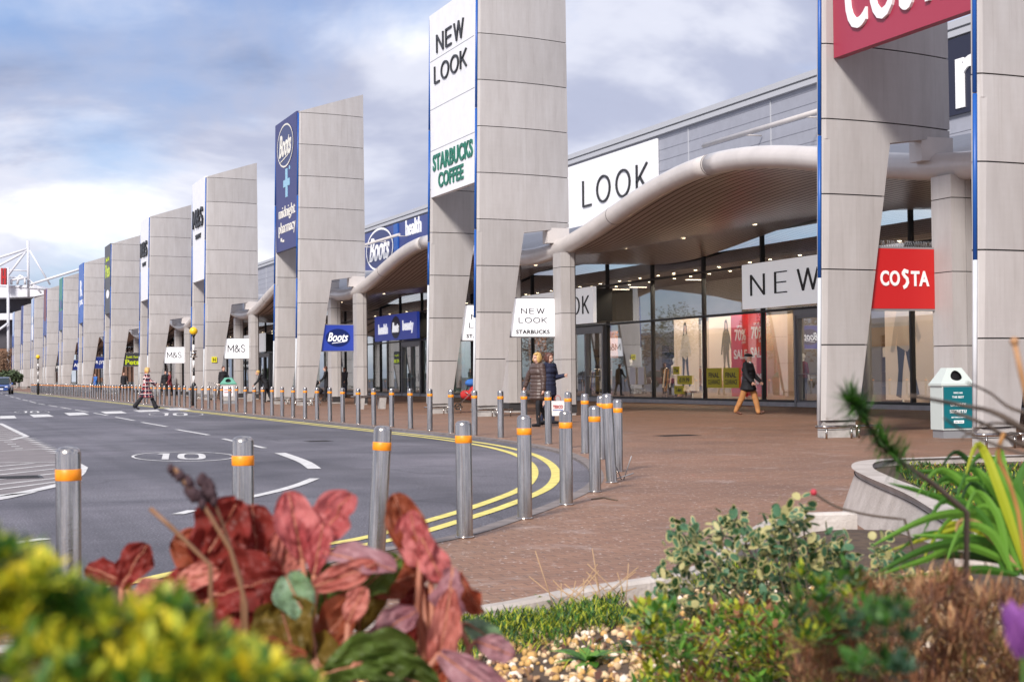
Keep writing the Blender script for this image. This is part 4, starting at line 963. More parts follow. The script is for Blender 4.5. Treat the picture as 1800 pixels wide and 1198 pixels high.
def fuse(mb, name, mat_, parent, voxel=0.012, smooth=3, disp=None):
    """one continuous skin out of the overlapping volumes"""
    me = bpy.data.meshes.new('volume'); me.from_pydata(mb.v, [], mb.f); me.update()
    bm = bmesh.new(); bm.from_mesh(me); bmesh.ops.remove_doubles(bm, verts=bm.verts[:], dist=1e-4); bmesh.ops.recalc_face_normals(bm, faces=bm.faces[:]); bm.to_mesh(me); bm.free()
    ob = bpy.data.objects.new('volume', me); COL.objects.link(ob)
    m = ob.modifiers.new('r', 'REMESH'); m.mode = 'VOXEL'; m.voxel_size = voxel; m.use_smooth_shade = True
    m = ob.modifiers.new('s', 'SMOOTH'); m.iterations = smooth; m.factor = 0.5
    dg = bpy.context.evaluated_depsgraph_get(); out = bpy.data.meshes.new_from_object(ob.evaluated_get(dg)); bpy.data.objects.remove(ob); bpy.data.meshes.remove(me)
    out.name = name
    if disp:
        for v in out.vertices: v.co = disp(v.co.copy())
    out.materials.clear(); 
    for mm in (mat_ if isinstance(mat_, (list, tuple)) else [mat_]): out.materials.append(mm)
    out.polygons.foreach_set('use_smooth', [True] * len(out.polygons))
    o = bpy.data.objects.new(name, out); COL.objects.link(o); o.parent = parent; return o
SKIN = mat('skin', (0.55, 0.33, 0.25), 0.5); SKIN2 = mat('skin_rosy', (0.52, 0.28, 0.21), 0.5)
def rotv(v, ang):  # sagittal plane rotation: ang>0 swings forward (+X)
    return Vector((math.sin(ang), 0, -math.cos(ang))) * v
def person(loc, heading, Ht, label, legs, arms, cl, vox=0.012, bend=0.0, detail=True, head_yaw=0.0, head_pitch=0.0, broad=1.0):
    """local frame: faces +X, left is +Y. legs=((thigh,knee),(thigh,knee)) left,right in degrees; arms=((pitch,elbow,abduct),...)"""
    root = empty('person', loc, label, 'person', cl.get('group'), heading)
    k = Ht / 1.70
    hip = {}; J = {}
    tl, sl = 0.43 * k, 0.42 * k
    pel = Vector((0, 0, 0))
    for sd, s, (a, b) in (('L', 1, legs[0]), ('R', -1, legs[1])):
        h = pel + Vector((0, s * 0.09 * k, 0)); kn = h + rotv(tl, R(a)) + Vector((0, s * 0.005, 0)); an = kn + rotv(sl, R(a - b)) - Vector((0, s * 0.015 * k, 0))
        fa = R(a - b); toe_p = cl.get('toe', (0, 0))[0 if s == 1 else 1]
        toe = an + Vector((math.cos(R(toe_p)), s * 0.12, math.sin(R(toe_p)))).normalized() * 0.16 * k + Vector((0, 0, -0.045 * k))
        J[sd] = (h, kn, an, toe)
    heel = cl.get('heel', 0.0)
    lowest = min(min(J[s][2].z - 0.085 * k - heel, J[s][3].z - 0.03 * k) for s in 'LR')
    up = -lowest
    for s in 'LR': J[s] = tuple(p + Vector((0, 0, up)) for p in J[s])
    pel = Vector((0, 0, up)); lean = R(bend)
    def sp(h, fx=0.0, y=0.0): # along spine
        return pel + Vector((math.sin(lean) * h + fx * math.cos(lean), y, math.cos(lean) * h - fx * math.sin(lean)))
    chest = sp(0.34 * k); neck = sp(0.50 * k, 0.0); headc = sp(0.635 * k, 0.02 * k)
    A = {}
    for sd, s, (a, e, ab) in (('L', 1, arms[0]), ('R', -1, arms[1])):
        sh = sp(0.445 * k, 0, s * 0.175 * k * broad); d = Vector((math.sin(R(a)) * math.cos(R(ab)), s * math.sin(R(ab)), -math.cos(R(a)) * math.cos(R(ab)))); el = sh + d * 0.28 * k
        d2 = Vector((math.sin(R(a + e)) * math.cos(R(ab * .5)), s * math.sin(R(ab * .5)), -math.cos(R(a + e)) * math.cos(R(ab * .5)))); wr = el + d2 * 0.245 * k
        A[sd] = (sh, el, wr, d2, s)
    Rh = Matrix.Rotation(R(head_yaw), 3, 'Z') @ Matrix.Rotation(R(head_pitch), 3, 'Y')
    def hp(x, y, z): return headc + Rh @ (Vector((x, y, z)) * k)
    body = MB()
    ell(body, hp(-0.005, 0, 0.035), (0.092 * k, 0.076 * k, 0.085 * k)); ell(body, hp(0.022, 0, -0.045), (0.062 * k, 0.056 * k, 0.068 * k))
    capsule(body, hp(0.082, 0, 0.015), 0.010 * k, hp(0.104, 0, -0.025), 0.015 * k, 8); capsule(body, hp(0.082, -0.018, -0.063), 0.010 * k, hp(0.082, 0.018, -0.063), 0.010 * k, 8)
    for s in (-1, 1): ell(body, hp(-0.005, s * 0.078, -0.01), (0.02 * k, 0.010 * k, 0.032 * k)); capsule(body, hp(0.078, s * 0.018, 0.022), 0.010 * k, hp(0.070, s * 0.045, 0.022), 0.008 * k, 6)
    capsule(body, neck - Vector((0, 0, 0.03)), 0.058 * k, hp(-0.01, 0, -0.05), 0.052 * k)
    # torso
    for h, rx, ry in ((0.0, .105, .155), (0.10, .10, .145), (0.2, .10, .14), (0.32, .115, .165), (0.42, .095, .165)): ell(body, sp(h * k), (rx * k, ry * k * broad, 0.10 * k))
    for sd in 'LR':
        h, kn, an, toe = J[sd]; capsule(body, h, .078 * k, kn, .052 * k); capsule(body, kn, .052 * k, an, .036 * k); capsule(body, an + Vector((-.02, 0, -.04 * k)), .034 * k, toe, .026 * k)
        sh, el, wr, d2, s = A[sd]; capsule(body, sh, .052 * k, el, .038 * k); capsule(body, el, .038 * k, wr, .026 * k)
        # hand: palm, five fingers
        pw = wr + d2 * 0.075 * k; side = Vector((0, 1, 0)).cross(d2).normalized()
        capsule(body, wr + d2 * .015, .022 * k, pw, .026 * k); 
        for q in range(4):
            o_ = side * (q - 1.5) * 0.017 * k; f0 = pw + o_; dd = (d2 + Vector((0, -s * 0.35, 0))).normalized(); ln = (.055, .068, .062, .048)[q] * k
            f1 = f0 + dd * ln * .6; f2 = f1 + (dd + Vector((0, -s * .8, 0)) - d2 * .2).normalized() * ln * .5; capsule(body, f0, .0095 * k, f1, .009 * k, 8); capsule(body, f1, .009 * k, f2, .0078 * k, 8)
        t0 = wr + d2 * .035 * k + side * .022 * k; t1 = t0 + (d2 + side * 1.0).normalized() * .045 * k; capsule(body, t0, .012 * k, t1, .010 * k, 8); capsule(body, t1, .010 * k, t1 + (d2 + side * .2).normalized() * .028 * k, .009 * k, 8)
    fuse(body, 'body', cl.get('skin', SKIN), root, min(vox, 0.007 if detail else 0.012), 2)
    if detail:
        e = MB()
        for s in (-1, 1): e.ball(hp(0.079, s * 0.030, 0.008), 0.0085 * k, 0, 8, 6)
        e.build('eyes', P_BLACK, root)
        e = MB(); e.tube([hp(0.0905, -0.02, -0.062), hp(0.0945, 0, -0.061), hp(0.0905, 0.02, -0.062)], 0.0035, 6); e.build('lips', mat('lips', (.35, .1, .09), .5) if 'lips' not in MATS else MATS['lips'], root)
    # hair
    hr = cl.get('hair')
    if hr:
        m = MB(); style = cl.get('hair_style', 'short')
        ell(m, hp(-0.022, 0, 0.05), (0.098 * k, 0.088 * k, 0.085 * k))
        if style == 'bob':
            ell(m, hp(-0.045, 0, -0.01), (0.085 * k, 0.098 * k, 0.105 * k))
            for s in (-1, 1): ell(m, hp(0.0, s * 0.078, -0.02), (0.055 * k, 0.025 * k, 0.09 * k))
            ell(m, hp(0.045, 0.02, 0.085), (0.045 * k, 0.06 * k, 0.028 * k))
        else: ell(m, hp(-0.045, 0, 0.0), (0.06 * k, 0.078 * k, 0.07 * k))
        def hd(v):
            n_ = noise.noise(Vector((v.x * 60, v.y * 60, v.z * 12))); return v + Vector((v.x - headc.x, v.y - headc.y, 0)) * 0.09 * n_
        fuse(m, 'hair', hr, root, 0.010, 2, hd)
    if cl.get('cap'):
        m = MB(); ell(m, hp(-0.01, 0, 0.075), (0.118 * k, 0.108 * k, 0.052 * k)); ell(m, hp(0.085, 0, 0.058), (0.055 * k, 0.07 * k, 0.014 * k)); fuse(m, 'cap', cl['cap'], root, 0.009, 2)
    # trousers
    m = MB(); fl = cl.get('flare', 0.0); tw = cl.get('leg_w', 1.15)
    ell(m, sp(0.0), (.115 * k, .165 * k * broad, .11 * k))
    for sd in 'LR':
        h, kn, an, toe = J[sd]; capsule(m, h, .088 * k, kn, .058 * k * tw); end = an + (kn - an).normalized() * -0.02 * k; capsule(m, kn, .058 * k * tw, end, (.044 + fl) * k * tw)
    def fold(v): return v + Vector((noise.noise(v * 9), noise.noise(v * 9 + Vector((5, 0, 0))), 0)) * 0.010
    fuse(m, 'trousers', cl['legs'], root, vox, 2, fold)
    # shoes
    for sd in 'LR':
        h, kn, an, toe = J[sd]; m = MB(); capsule(m, an + Vector((-.025 * k, 0, -.045 * k)), .038 * k, toe, .033 * k); capsule(m, an, .042 * k, an + Vector((0, 0, -.04)), .042 * k); capsule(m, toe - Vector((.04, 0, .0)), .036 * k, toe, .034 * k)
        if heel: capsule(m, an + Vector((-.045 * k, 0, -.05)), .016, an + Vector((-.05 * k, 0, -.075 * k - heel)), .010, 8)
        fuse(m, 'shoe', cl['shoes'], root, 0.011, 2)
    # coat
    m = MB(); cw = cl.get('coat_w', 1.0); clen = cl.get('coat_len', 0.2)
    for h, rx, ry in ((0.02, .135, .185), (0.10, .128, .178), (0.2, .125, .172), (0.32, .14, .19), (0.42, .115, .18)): ell(m, sp(h * k), (rx * k * cw, ry * k * broad * cw, 0.11 * k))
    ell(m, sp(0.47 * k), (.085 * k, .105 * k, .05 * k))
    if clen > 0:
        mid = (J['L'][0] + J['R'][0]) / 2; kk = (J['L'][1] + J['R'][1]) / 2; dn = (kk - mid).normalized()
        for t in (0.25, 0.5, 0.75, 1.0):
            c = mid + dn * clen * k * t; sprd = abs((J['L'][1] - J['R'][1]).x) * clen / tl * t * 0.5
            ell(m, c, (.13 * k * cw + sprd, .185 * k * cw * broad, .09 * k))
    for sd in 'LR':
        sh, el, wr, d2, s = A[sd]; capsule(m, sh, .068 * k * cw, el, .056 * k * cw); capsule(m, el, .056 * k * cw, wr - d2 * .01, .044 * k * cw)
    capsule(m, sp(0.5 * k, -.03 * k), .06 * k, sp(.53 * k, -.03 * k), .062 * k)
    q_ = cl.get('quilt', 0)
    def fold2(v):
        w = v + Vector((noise.noise(v * 8), noise.noise(v * 8 + Vector((5, 0, 0))), noise.noise(v * 8 + Vector((0, 5, 0))) * .4)) * 0.012
        if q_:
            c = pel; r_ = Vector((v.x - c.x, v.y - c.y, 0)); 
            if r_.length > 1e-3: w -= r_.normalized() * 0.010 * (max(0, math.cos(2 * math.pi * v.z / 0.075)) ** 6)
        return w
    fuse(m, cl.get('coat_name', 'coat'), cl['coat'], root, vox if not q_ else 0.009, 2, fold2)
    if cl.get('collar'):
        m = MB(); m.ball(sp(.50 * k, .05 * k), .045 * k, 0, 10, 8, (1, 1, 1.3)); m.build('shirt_collar', cl['collar'], root)
    root['hands'] = 0; del root['hands']
    return root, A, J, sp
def cloth(name, col, rough=0.8, **kw): return mat(name, col, rough, var=kw.pop('var', 0.2), vscale=kw.pop('vscale', 10), **kw)
def plaid():
    m = bpy.data.materials.new('plaid_wool'); m.use_nodes = True; n, l = m.node_tree.nodes, m.node_tree.links; b = n['Principled BSDF']; b.inputs['Roughness'].default_value = 0.9
    g = N(n, 'ShaderNodeTexCoord'); s = N(n, 'ShaderNodeSeparateXYZ'); l.new(g.outputs['Object'], s.inputs[0])
    def band(out, fr, thr, phase=0.0):
        a = N(n, 'ShaderNodeMath', operation='MULTIPLY_ADD'); a.inputs[1].default_value = fr; a.inputs[2].default_value = phase; l.new(out, a.inputs[0])
        f = N(n, 'ShaderNodeMath', operation='FRACT'); l.new(a.outputs[0], f.inputs[0]); c = N(n, 'ShaderNodeMath', operation='LESS_THAN'); c.inputs[1].default_value = thr; l.new(f.outputs[0], c.inputs[0]); return c.outputs[0]
    xy = N(n, 'ShaderNodeMath', operation='ADD'); l.new(s.outputs['X'], xy.inputs[0]); l.new(s.outputs['Y'], xy.inputs[1])
    col = None
    base = N(n, 'ShaderNodeMixRGB'); base.inputs[1].default_value = (0.015, 0.012, 0.03, 1); base.inputs[2].default_value = (0.30, 0.012, 0.02, 1); l.new(band(s.outputs['Z'], 6.5, 0.5), base.inputs[0])
    b2 = N(n, 'ShaderNodeMixRGB'); l.new(band(xy.outputs[0], 6.5, 0.35), b2.inputs[0]); l.new(base.outputs[0], b2.inputs[1]); b2.inputs[2].default_value = (0.02, 0.015, 0.04, 1)
    b3 = N(n, 'ShaderNodeMixRGB'); l.new(band(s.outputs['Z'], 6.5, 0.16, .1), b3.inputs[0]); l.new(b2.outputs[0], b3.inputs[1]); b3.inputs[2].default_value = (0.62, 0.50, 0.48, 1)
    b4 = N(n, 'ShaderNodeMixRGB'); l.new(band(xy.outputs[0], 6.5, 0.14, .3), b4.inputs[0]); l.new(b3.outputs[0], b4.inputs[1]); b4.inputs[2].default_value = (0.62, 0.50, 0.48, 1)
    l.new(b4.outputs[0], b.inputs['Base Color']); return m
C_BROWN = cloth('brown_quilt', (0.085, 0.055, 0.048), 0.45); C_BLK = cloth('black_cloth', (0.010, 0.010, 0.014)); C_NAVY = cloth('navy_cloth', (0.012, 0.016, 0.045)); C_TAN = cloth('tan_corduroy', (0.42, 0.19, 0.065)); C_LEATH = cloth('brown_leather', (0.10, 0.035, 0.018), 0.4)
C_BLOND = mat('blond_hair', (0.60, 0.38, 0.13), 0.5, var=0.35, vscale=60); C_BRN = mat('brown_hair', (0.09, 0.028, 0.016), 0.5, var=0.4, vscale=60); C_GREYH = mat('grey_hair', (0.35, 0.33, 0.32), 0.6, var=0.2, vscale=60)
C_RED = cloth('red_cloth', (0.45, 0.02, 0.02)); C_BLUE = cloth('blue_cloth', (0.03, 0.13, 0.42)); C_DGREY = cloth('dark_grey_cloth', (0.04, 0.04, 0.05)); C_WINE = cloth('wine_cloth', (0.16, 0.02, 0.03))
HL = math.pi - PHI; HR = -PHI
# blonde woman
q = gp(946, 752)
pw_, A_, J_, sp_ = person((q.x, q.y, .03), HL + 0.55, 1.64, 'blonde woman in brown quilted coat and black leggings, arm stretched out to the left', ((8, 10), (-14, 12)), ((-4, 10, 9), (6, 4, 40)),
  dict(legs=C_BLK, coat=C_BROWN, shoes=C_BLK, hair=C_BLOND, hair_style='bob', coat_len=0.27, quilt=1, coat_w=1.2, leg_w=1.0, toe=(0, -10)), head_yaw=5)
# brunette behind her with bag
q = gp(979, 750)
pb_, A2, J2, _ = person((q.x + .3, q.y + 1.2, .03), HR - 0.75, 1.66, 'dark haired woman with glasses in navy coat, behind the blonde woman', ((6, 6), (-8, 8)), ((12, 88, 4), (-6, 6, 8)),
  dict(legs=C_NAVY, coat=C_NAVY, shoes=C_BLK, hair=C_BRN, hair_style='bob', coat_len=0.22, coat_w=1.12, leg_w=0.95), head_pitch=14)
# shopping bag
def bag(loc, rz, lab, txt=True):
    o = empty('shopping_bag', loc, lab, 'shopping bag', None, rz)
    b = MB(); b.box(-.16, .16, -.06, .06, 0.0, .36, top=(-.19, .19, -.05, .05)); b.build('bag_body', cloth('white_plastic', (.72, .68, .66), .5, var=.12) if 'white_plastic' not in MATS else MATS['white_plastic'], o)
    b = MB(); b.tube([(-.09, 0, .36), (-.06, 0, .46), (0, 0, .5), (.06, 0, .46), (.09, 0, .36)], .008, 6); b.build('handle', P_RED, o)
    if txt:
        L = MB(); put(L, text_mesh('TESCO', .03), (0, -.062, .22), CAMF, width=.27, height=.075, depth=.006); L.build('lettering', P_RED, o)
        L = MB(); [L.box(-.13 + .055 * k, -.09 + .055 * k, -.068, -.058, .13, .15) for k in range(5)]; L.build('blue_dashes', P_BLUE, o)
    return o
q = gp(981, 752); bag((q.x, q.y, 0.27), -PHI, 'white plastic shopping bag with red letters hanging behind the blonde woman').scale = (.8, .8, .9)
# man in cap
q = gp(1316, 730)
person((q.x, q.y, .03), HR - 0.55, 1.70, 'man in dark flat cap, black coat and tan trousers walking past the red sale poster', ((20, 6), (-18, 10)), ((14, 30, 9), (10, 34, 10)),
  dict(legs=C_TAN, coat=C_BLK, shoes=C_LEATH, hair=C_GREYH, cap=C_BLK, coat_len=0.20, coat_w=1.2, leg_w=1.5, skin=SKIN2, collar=P_FACEW, toe=(10, -18)), broad=1.12)
# crossing woman
q = gp(257, 720)
person((q.x, q.y, .0), HR + 0.1, 1.66, 'woman with short blonde hair in red and navy plaid coat striding over the crossing', ((25, 2), (-20, 18)), ((24, 28, 10), (34, 34, 6)),
  dict(legs=C_BLK, coat=plaid(), shoes=C_BLK, hair=C_BLOND, hair_style='bob', coat_len=0.38, coat_w=1.1, flare=0.035, heel=0.05, toe=(6, -30)), bend=4)
far = [((393, 705), 2.5, HL + 2.2, 1.78, 'person in black coat seen from behind, pushing a trolley under the white sign', C_BLK, C_BLK, C_BRN, (5, 5), 0),
 ((468, 708), 2.0, HL, 1.66, 'person in black coat bending forward beside the far column', C_BLK, C_BLK, C_BLOND, (6, 5), 38),
 ((575, 704), 2.5, HL, 1.72, 'person in black standing behind a dark pushchair near the oval blue sign', C_BLK, C_BLK, C_BRN, (8, 5), 6),
 ((606, 700), 5.5, HL + 1, 1.70, 'shopper in grey coat near the shop doors between the two columns', C_DGREY, C_NAVY, C_BRN, (4, 5), 0),
 ((84, 684), 1.5, HL, 1.72, 'distant person in bright blue jacket by the far end of the bollards', C_BLUE, C_NAVY, C_BRN, (10, 5), 0),
 ((93, 684), 0.5, HL, 1.70, 'distant person in dark blue jacket, right of the bright blue one', C_NAVY, C_NAVY, C_BRN, (10, 5), 0),
 ((299, 696), 6.0, HL + .5, 1.70, 'distant shopper in wine red coat under the smaller white sign', C_WINE, C_BLK, C_BRN, (8, 5), 0),
 ((291, 696), 8.0, HL + 2, 1.74, 'distant shopper in black left of the wine red coat', C_BLK, C_BLK, C_BRN, (8, 5), 0),
 ((168, 690), 3.0, HL + 1, 1.74, 'distant person in blue top under the navy hanging sign', C_BLUE, C_NAVY, C_BRN, (8, 5), 0),
 ((218, 693), 4.0, HL + 2, 1.74, 'distant dark figure under the charcoal hanging sign', C_BLK, C_BLK, C_BRN, (8, 5), 0),
 ((1697, 754), 2.2, HL + .3, 1.72, 'person in dark coat half hidden between the nearest column and pylon leg', C_BLK, C_NAVY, C_BRN, (10, 5), 0)]
for (px, dy_, hd, Ht, lab, coat, legs, hair, (la, lb), bend_) in far:
    q = gp(*px); person((q.x, q.y, .03), hd, Ht, lab, ((la, lb), (-la - 4, lb + 4)), ((20, 25, 8), (-8, 15, 8)), dict(legs=legs, coat=coat, shoes=C_BLK, hair=hair, hair_style='short', coat_len=0.24, group='distant shoppers'), vox=0.022, detail=False, bend=bend_)
# pushchairs and a trolley
P_RUB = mat('black_rubber', (0.015, 0.015, 0.015), 0.7)
def pushchair(loc, rz, lab, seat, hood):
    o = empty('pushchair', loc, lab, 'pushchair', None, rz)
    f = MB()
    for y in (-.22, .22):
        f.tube([(-.38, y, .12), (.05, y, .55), (.42, y, 1.0), (.50, y, 1.04)], .014, 6); f.tube([(.30, y, .10), (.0, y, .50), (-.15, y, .62)], .014, 6)
    f.tube([(.50, -.22, 1.04), (.50, .22, 1.04)], .016, 6); f.build('frame', P_STEEL, o)
    for (x, y) in ((-.38, -.22), (-.38, .22), (.30, -.24), (.30, .24)):
        w = MB(); r = .10
        w.tube([(x + r * math.cos(a * math.pi / 8), y, .11 + r * math.sin(a * math.pi / 8)) for a in range(17)], .018, 6, cap=False); w.tube([(x, y - .02, .11), (x, y + .02, .11)], .03, 8); w.build('wheel', P_RUB, o)
    s_ = MB(); capsule(s_, (-.15, 0, .50), .16, (.12, 0, .48), .17); capsule(s_, (.12, 0, .50), .17, (.22, 0, .82), .15); fuse(s_, 'seat', seat, o, .02, 2)
    s_ = MB(); ell(s_, (.08, 0, .90), (.22, .21, .14)); fuse(s_, 'hood', hood, o, .02, 2)
    return o
q = gp(825, 721); pushchair((q.x, q.y, .03), HR, 'red pushchair with blue hood, half hidden behind the big pylon leg', C_RED, C_BLUE)
q = gp(561, 707); pushchair((q.x, q.y + .5, .03), HL, 'dark pushchair being pushed in front of the person in black', C_BLK, C_DGREY)
o = empty('shopping_trolley', (gp(382, 704).x, gp(382, 704).y, .03), 'wire shopping trolley in front of the person seen from behind', 'trolley', None, HL)
f = MB()
for k in range(7): z = .45 + .08 * k; w = .18 + .015 * k; f.tube([(-.35, -w, z), (.35, -w, z), (.35, w, z), (-.35, w, z), (-.35, -w, z)], .005, 4)
for k in range(9): x = -.35 + .7 * k / 8; f.tube([(x, -.18, .45), (x, -.27, .93)], .004, 4); f.tube([(x, .18, .45), (x, .27, .93)], .004, 4)
f.build('basket', P_STEEL, o); f = MB(); [f.tube([(-.3, y, .1), (.35, y, .15), (.35, y, .45), (.45, y, .98)], .012, 6) for y in (-.2, .2)]; f.build('frame', P_STEEL, o)
for (x, y) in ((-.3, -.2), (-.3, .2), (.35, -.2), (.35, .2)): f = MB(); f.ball((x, y, .06), .06, 0, 10, 6, (1, .4, 1)); f.build('wheel', P_RUB, o)

# ================================================================ SHOP WINDOW POSTERS
def poster(s0, s1, z0, z1, X, m_, lab, parts=(), name='poster'):
    b = MB(); b.box(X, X + .02, s0, s1, z0, z1); o = b.build(name, m_, loc=(X, (s0 + s1) / 2, z0)); tag(o, lab, 'poster', 'posters in the shop windows')
    for nm, mb_, mm in parts:
        mb_.v = [(a[0] - X, a[1] - (s0 + s1) / 2, a[2] - z0) for a in mb_.v]; mb_.build(nm, mm, o)
    return o
P_PAPER = mat('glowing_warm_paper', (0.62, 0.50, 0.42), 0.6, emit=(1, .72, .5), es=0.25); P_SKINP = mat('printed_skin', (0.55, 0.34, 0.26), 0.6); P_CREAMP = mat('printed_cream', (0.66, 0.58, 0.52), 0.6); P_DENIM = mat('printed_denim', (0.05, 0.06, 0.10), 0.6)  # poster paper glows weakly, warm shop light put into the material
P_PATT = mat('printed_dark_pattern', (0.03, 0.03, 0.05), 0.6, col2=(0.30, 0.22, 0.05), vscale=26, detail=1); P_HAIRP = mat('printed_hair', (0.06, 0.025, 0.018), 0.6)
X = FX + .55
def blob2(mb, X, pts): # polygon facing the road: (y, z)
    mb.poly([(X, y, z) for y, z in pts])
def figure(s, z0, z1, top, bot, X, wide=1.0, hair=P_HAIRP):
    h = z1 - z0; out = []
    def shape(nm, pts, m_, dx): mb = MB(); mb.poly([(X - dx, s + y * h * wide, z0 + z * h) for y, z in pts]); out.append((nm, mb, m_))
    shape('printed_legs', [(.02, .52), (.14, .5), (.12, .25), (.16, .02), (.08, .0), (.05, .25), (.01, .44), (-.05, .25), (-.13, .02), (-.2, .04), (-.12, .27), (-.10, .52)], bot, .004)
    shape('printed_top', [(.06, .84), (.13, .80), (.20, .6), (.24, .42), (.18, .42), (.12, .6), (.14, .48), (-.02, .42), (-.13, .50), (-.12, .62), (-.20, .5), (-.24, .55), (-.16, .72), (-.11, .81), (-.05, .84)], top, .006)
    shape('printed_face', [(.045, .86), (.04, .94), (0, .965), (-.04, .94), (-.045, .87), (-.0, .83)], P_SKINP, .008)
    shape('printed_hair', [(.05, .97), (.075, .9), (.085, .80), (.05, .79), (.045, .93), (0, .955), (-.045, .92), (-.05, .8), (-.085, .81), (-.07, .92), (-.04, .98), (0, .995)], hair, .010)
    return out
poster(49.35, 51.9, .32, 3.35, X, P_SALE, 'large red sale poster behind the man in the flat cap', [
  ('lettering', (lambda L: (put(L, text_mesh('70%', .03), (X, 51.2, 2.55), ROADF, width=.85, height=.42, depth=.006), put(L, text_mesh('70%', .03), (X, 49.95, 2.6), ROADF, width=.9, height=.45, depth=.006), put(L, text_mesh('SALE', .03), (X, 51.2, 1.85), ROADF, width=1.0, height=.35, depth=.006), put(L, text_mesh('SALE', .03), (X, 49.95, 1.9), ROADF, width=1.0, height=.38, depth=.006), put(L, text_mesh('70%', .03), (X, 49.9, .95), ROADF, width=.85, height=.4, depth=.006), put(L, text_mesh('UP TO', .02), (X, 51.25, 2.85), ROADF, width=.4, height=.09, depth=.006), put(L, text_mesh('UP TO', .02), (X, 50.0, 2.92), ROADF, width=.4, height=.09, depth=.006), put(L, text_mesh('OFF', .02), (X, 50.95, 2.27), ROADF, width=.3, height=.09, depth=.006), put(L, text_mesh('OFF', .02), (X, 49.7, 2.3), ROADF, width=.3, height=.09, depth=.006), L)[-1])(MB()), P_FACEW)])
poster(52.0, 54.6, .9, 3.3, X + .5, P_PAPER, 'faintly glowing poster of a figure in a long dark patterned dress beside the red poster', figure(53.2, .9, 3.2, P_PATT, P_PATT, X + .5, .8))
poster(54.9, 57.0, .5, 3.3, X + .2, P_PAPER, 'warm poster of a dark haired figure in a pale cardigan left of the patterned dress', figure(56.0, .6, 3.2, P_CREAMP, P_DENIM, X + .2, .8))
poster(38.7, 42.0, .3, 3.6, X, P_PAPER, 'tall poster of a figure in long pale coat and dark jeans below the red sign', figure(40.9, .35, 3.7, P_CREAMP, P_DENIM, X, 1.0, mat('printed_red_hair', (.25, .06, .02), .6)))
def ylab(y, z, w, h, t, lab, t2=None):
    L = MB(); put(L, text_mesh(t, .02), (FX - .02, y, z + (h * .14 if t2 else 0)), ROADF, width=w * .7, height=h * (.26 if t2 else .5), depth=.004)
    if t2: put(L, text_mesh(t2, .01), (FX - .02, y, z - h * .2), ROADF, width=w * .8, height=h * .24, depth=.004)
    poster(y - w / 2, y + w / 2, z - h / 2, z + h / 2, FX - .02, P_YEL, lab, [('lettering', L, P_BLACK)], 'window_label')
ylab(55.3, 1.30, .5, .30, 'The', 'small top yellow window label with one short word'); ylab(54.6, .93, 1.2, .33, '£19.99', 'yellow window label with the price, middle of three'); ylab(55.1, .55, .75, .32, 'T-shirt', 'small bottom yellow label under the price')
ylab(52.2, 1.0, 1.15, .72, 'FINAL', 'left one of two big yellow clearance labels behind the man', 'CLEARANCE'); ylab(50.9, 1.0, 1.15, .72, 'FINAL', 'right one of two big yellow clearance labels, nearest the man', 'CLEARANCE')
poster(70.2, 72.5, 1.6, 3.2, X, mat('orange_print', (.40, .16, .06), .5, var=.4, vscale=1.5), 'orange and brown poster low in the window behind the blonde woman')
poster(64.2, 65.6, 1.9, 3.1, X + 1, mat('salmon_print', (.50, .22, .14), .5, var=.3, vscale=2), 'salmon coloured framed picture in the shop behind the big column')
poster(82.2, 84.6, .5, 3.2, X, mat('peach_print', (.50, .26, .18), .5, col2=(.1, .3, .32), vscale=1.2), 'peach and teal window poster right of the blue sign box')
for y, lab in ((63.9 - 4.9, 'white notice taped low on the glass left of the mullion'), (58.2, 'second white notice taped on the glass beside the first')):
    poster(y, y + .55, .75, 1.45, FX - .02, P_WHITE, lab)
P_BACKD = mat('display_backdrop', (0.48, 0.38, 0.30), 0.7, var=.15, vscale=.8)
for a, b_, X2, lab in ((48.9, 52.6, FX + 1.5, 'pale display screen behind the red sale poster'), (53.0, 57.2, FX + 2.1, 'pale display screen behind the two figure posters'), (40.0, 42.6, FX + 1.6, 'pale display screen behind the long pale coat poster'), (58.4, 61.0, FX + 3.6, 'pale display screen deep behind the notices')):
    m_ = MB(); m_.box(X2, X2 + .06, a, b_, .06, 3.25); m_.box(X2 - .04, X2 + .1, a, a + .05, .06, 3.3, 1); m_.box(X2 - .04, X2 + .1, b_ - .05, b_, .06, 3.3, 1); tag(m_.build('display_screen', [P_BACKD, P_WHITE], loc=(X2, (a + b_) / 2, .05)), lab, 'display screen', 'display screens in the shop windows')
def shelf_unit(y, X2, lab):
    o = empty('shelf_unit', (X2, y, .05), lab, 'shelves', 'shelf units inside the shop')
    f = MB(); f.box(.0, .4, -1.3, -1.24, 0, 2.4); f.box(0, .4, 1.24, 1.3, 0, 2.4); f.box(.38, .4, -1.24, 1.24, 0, 2.4); [f.box(.0, .38, -1.24, 1.24, z, z + .03) for z in (.1, .6, 1.1, 1.6, 2.1)]; f.build('frame', P_INTD, o)
    for z in (.13, .63, 1.13, 1.63):
        yy = -1.15
        while yy < 1.0:
            w = random.uniform(.15, .34); g = MB(); g.box(.04, .34, yy, yy + w, z, z + random.uniform(.1, .36)); g.build('folded_clothes', random.choice(GAR), o); yy += w + random.uniform(.04, .15)
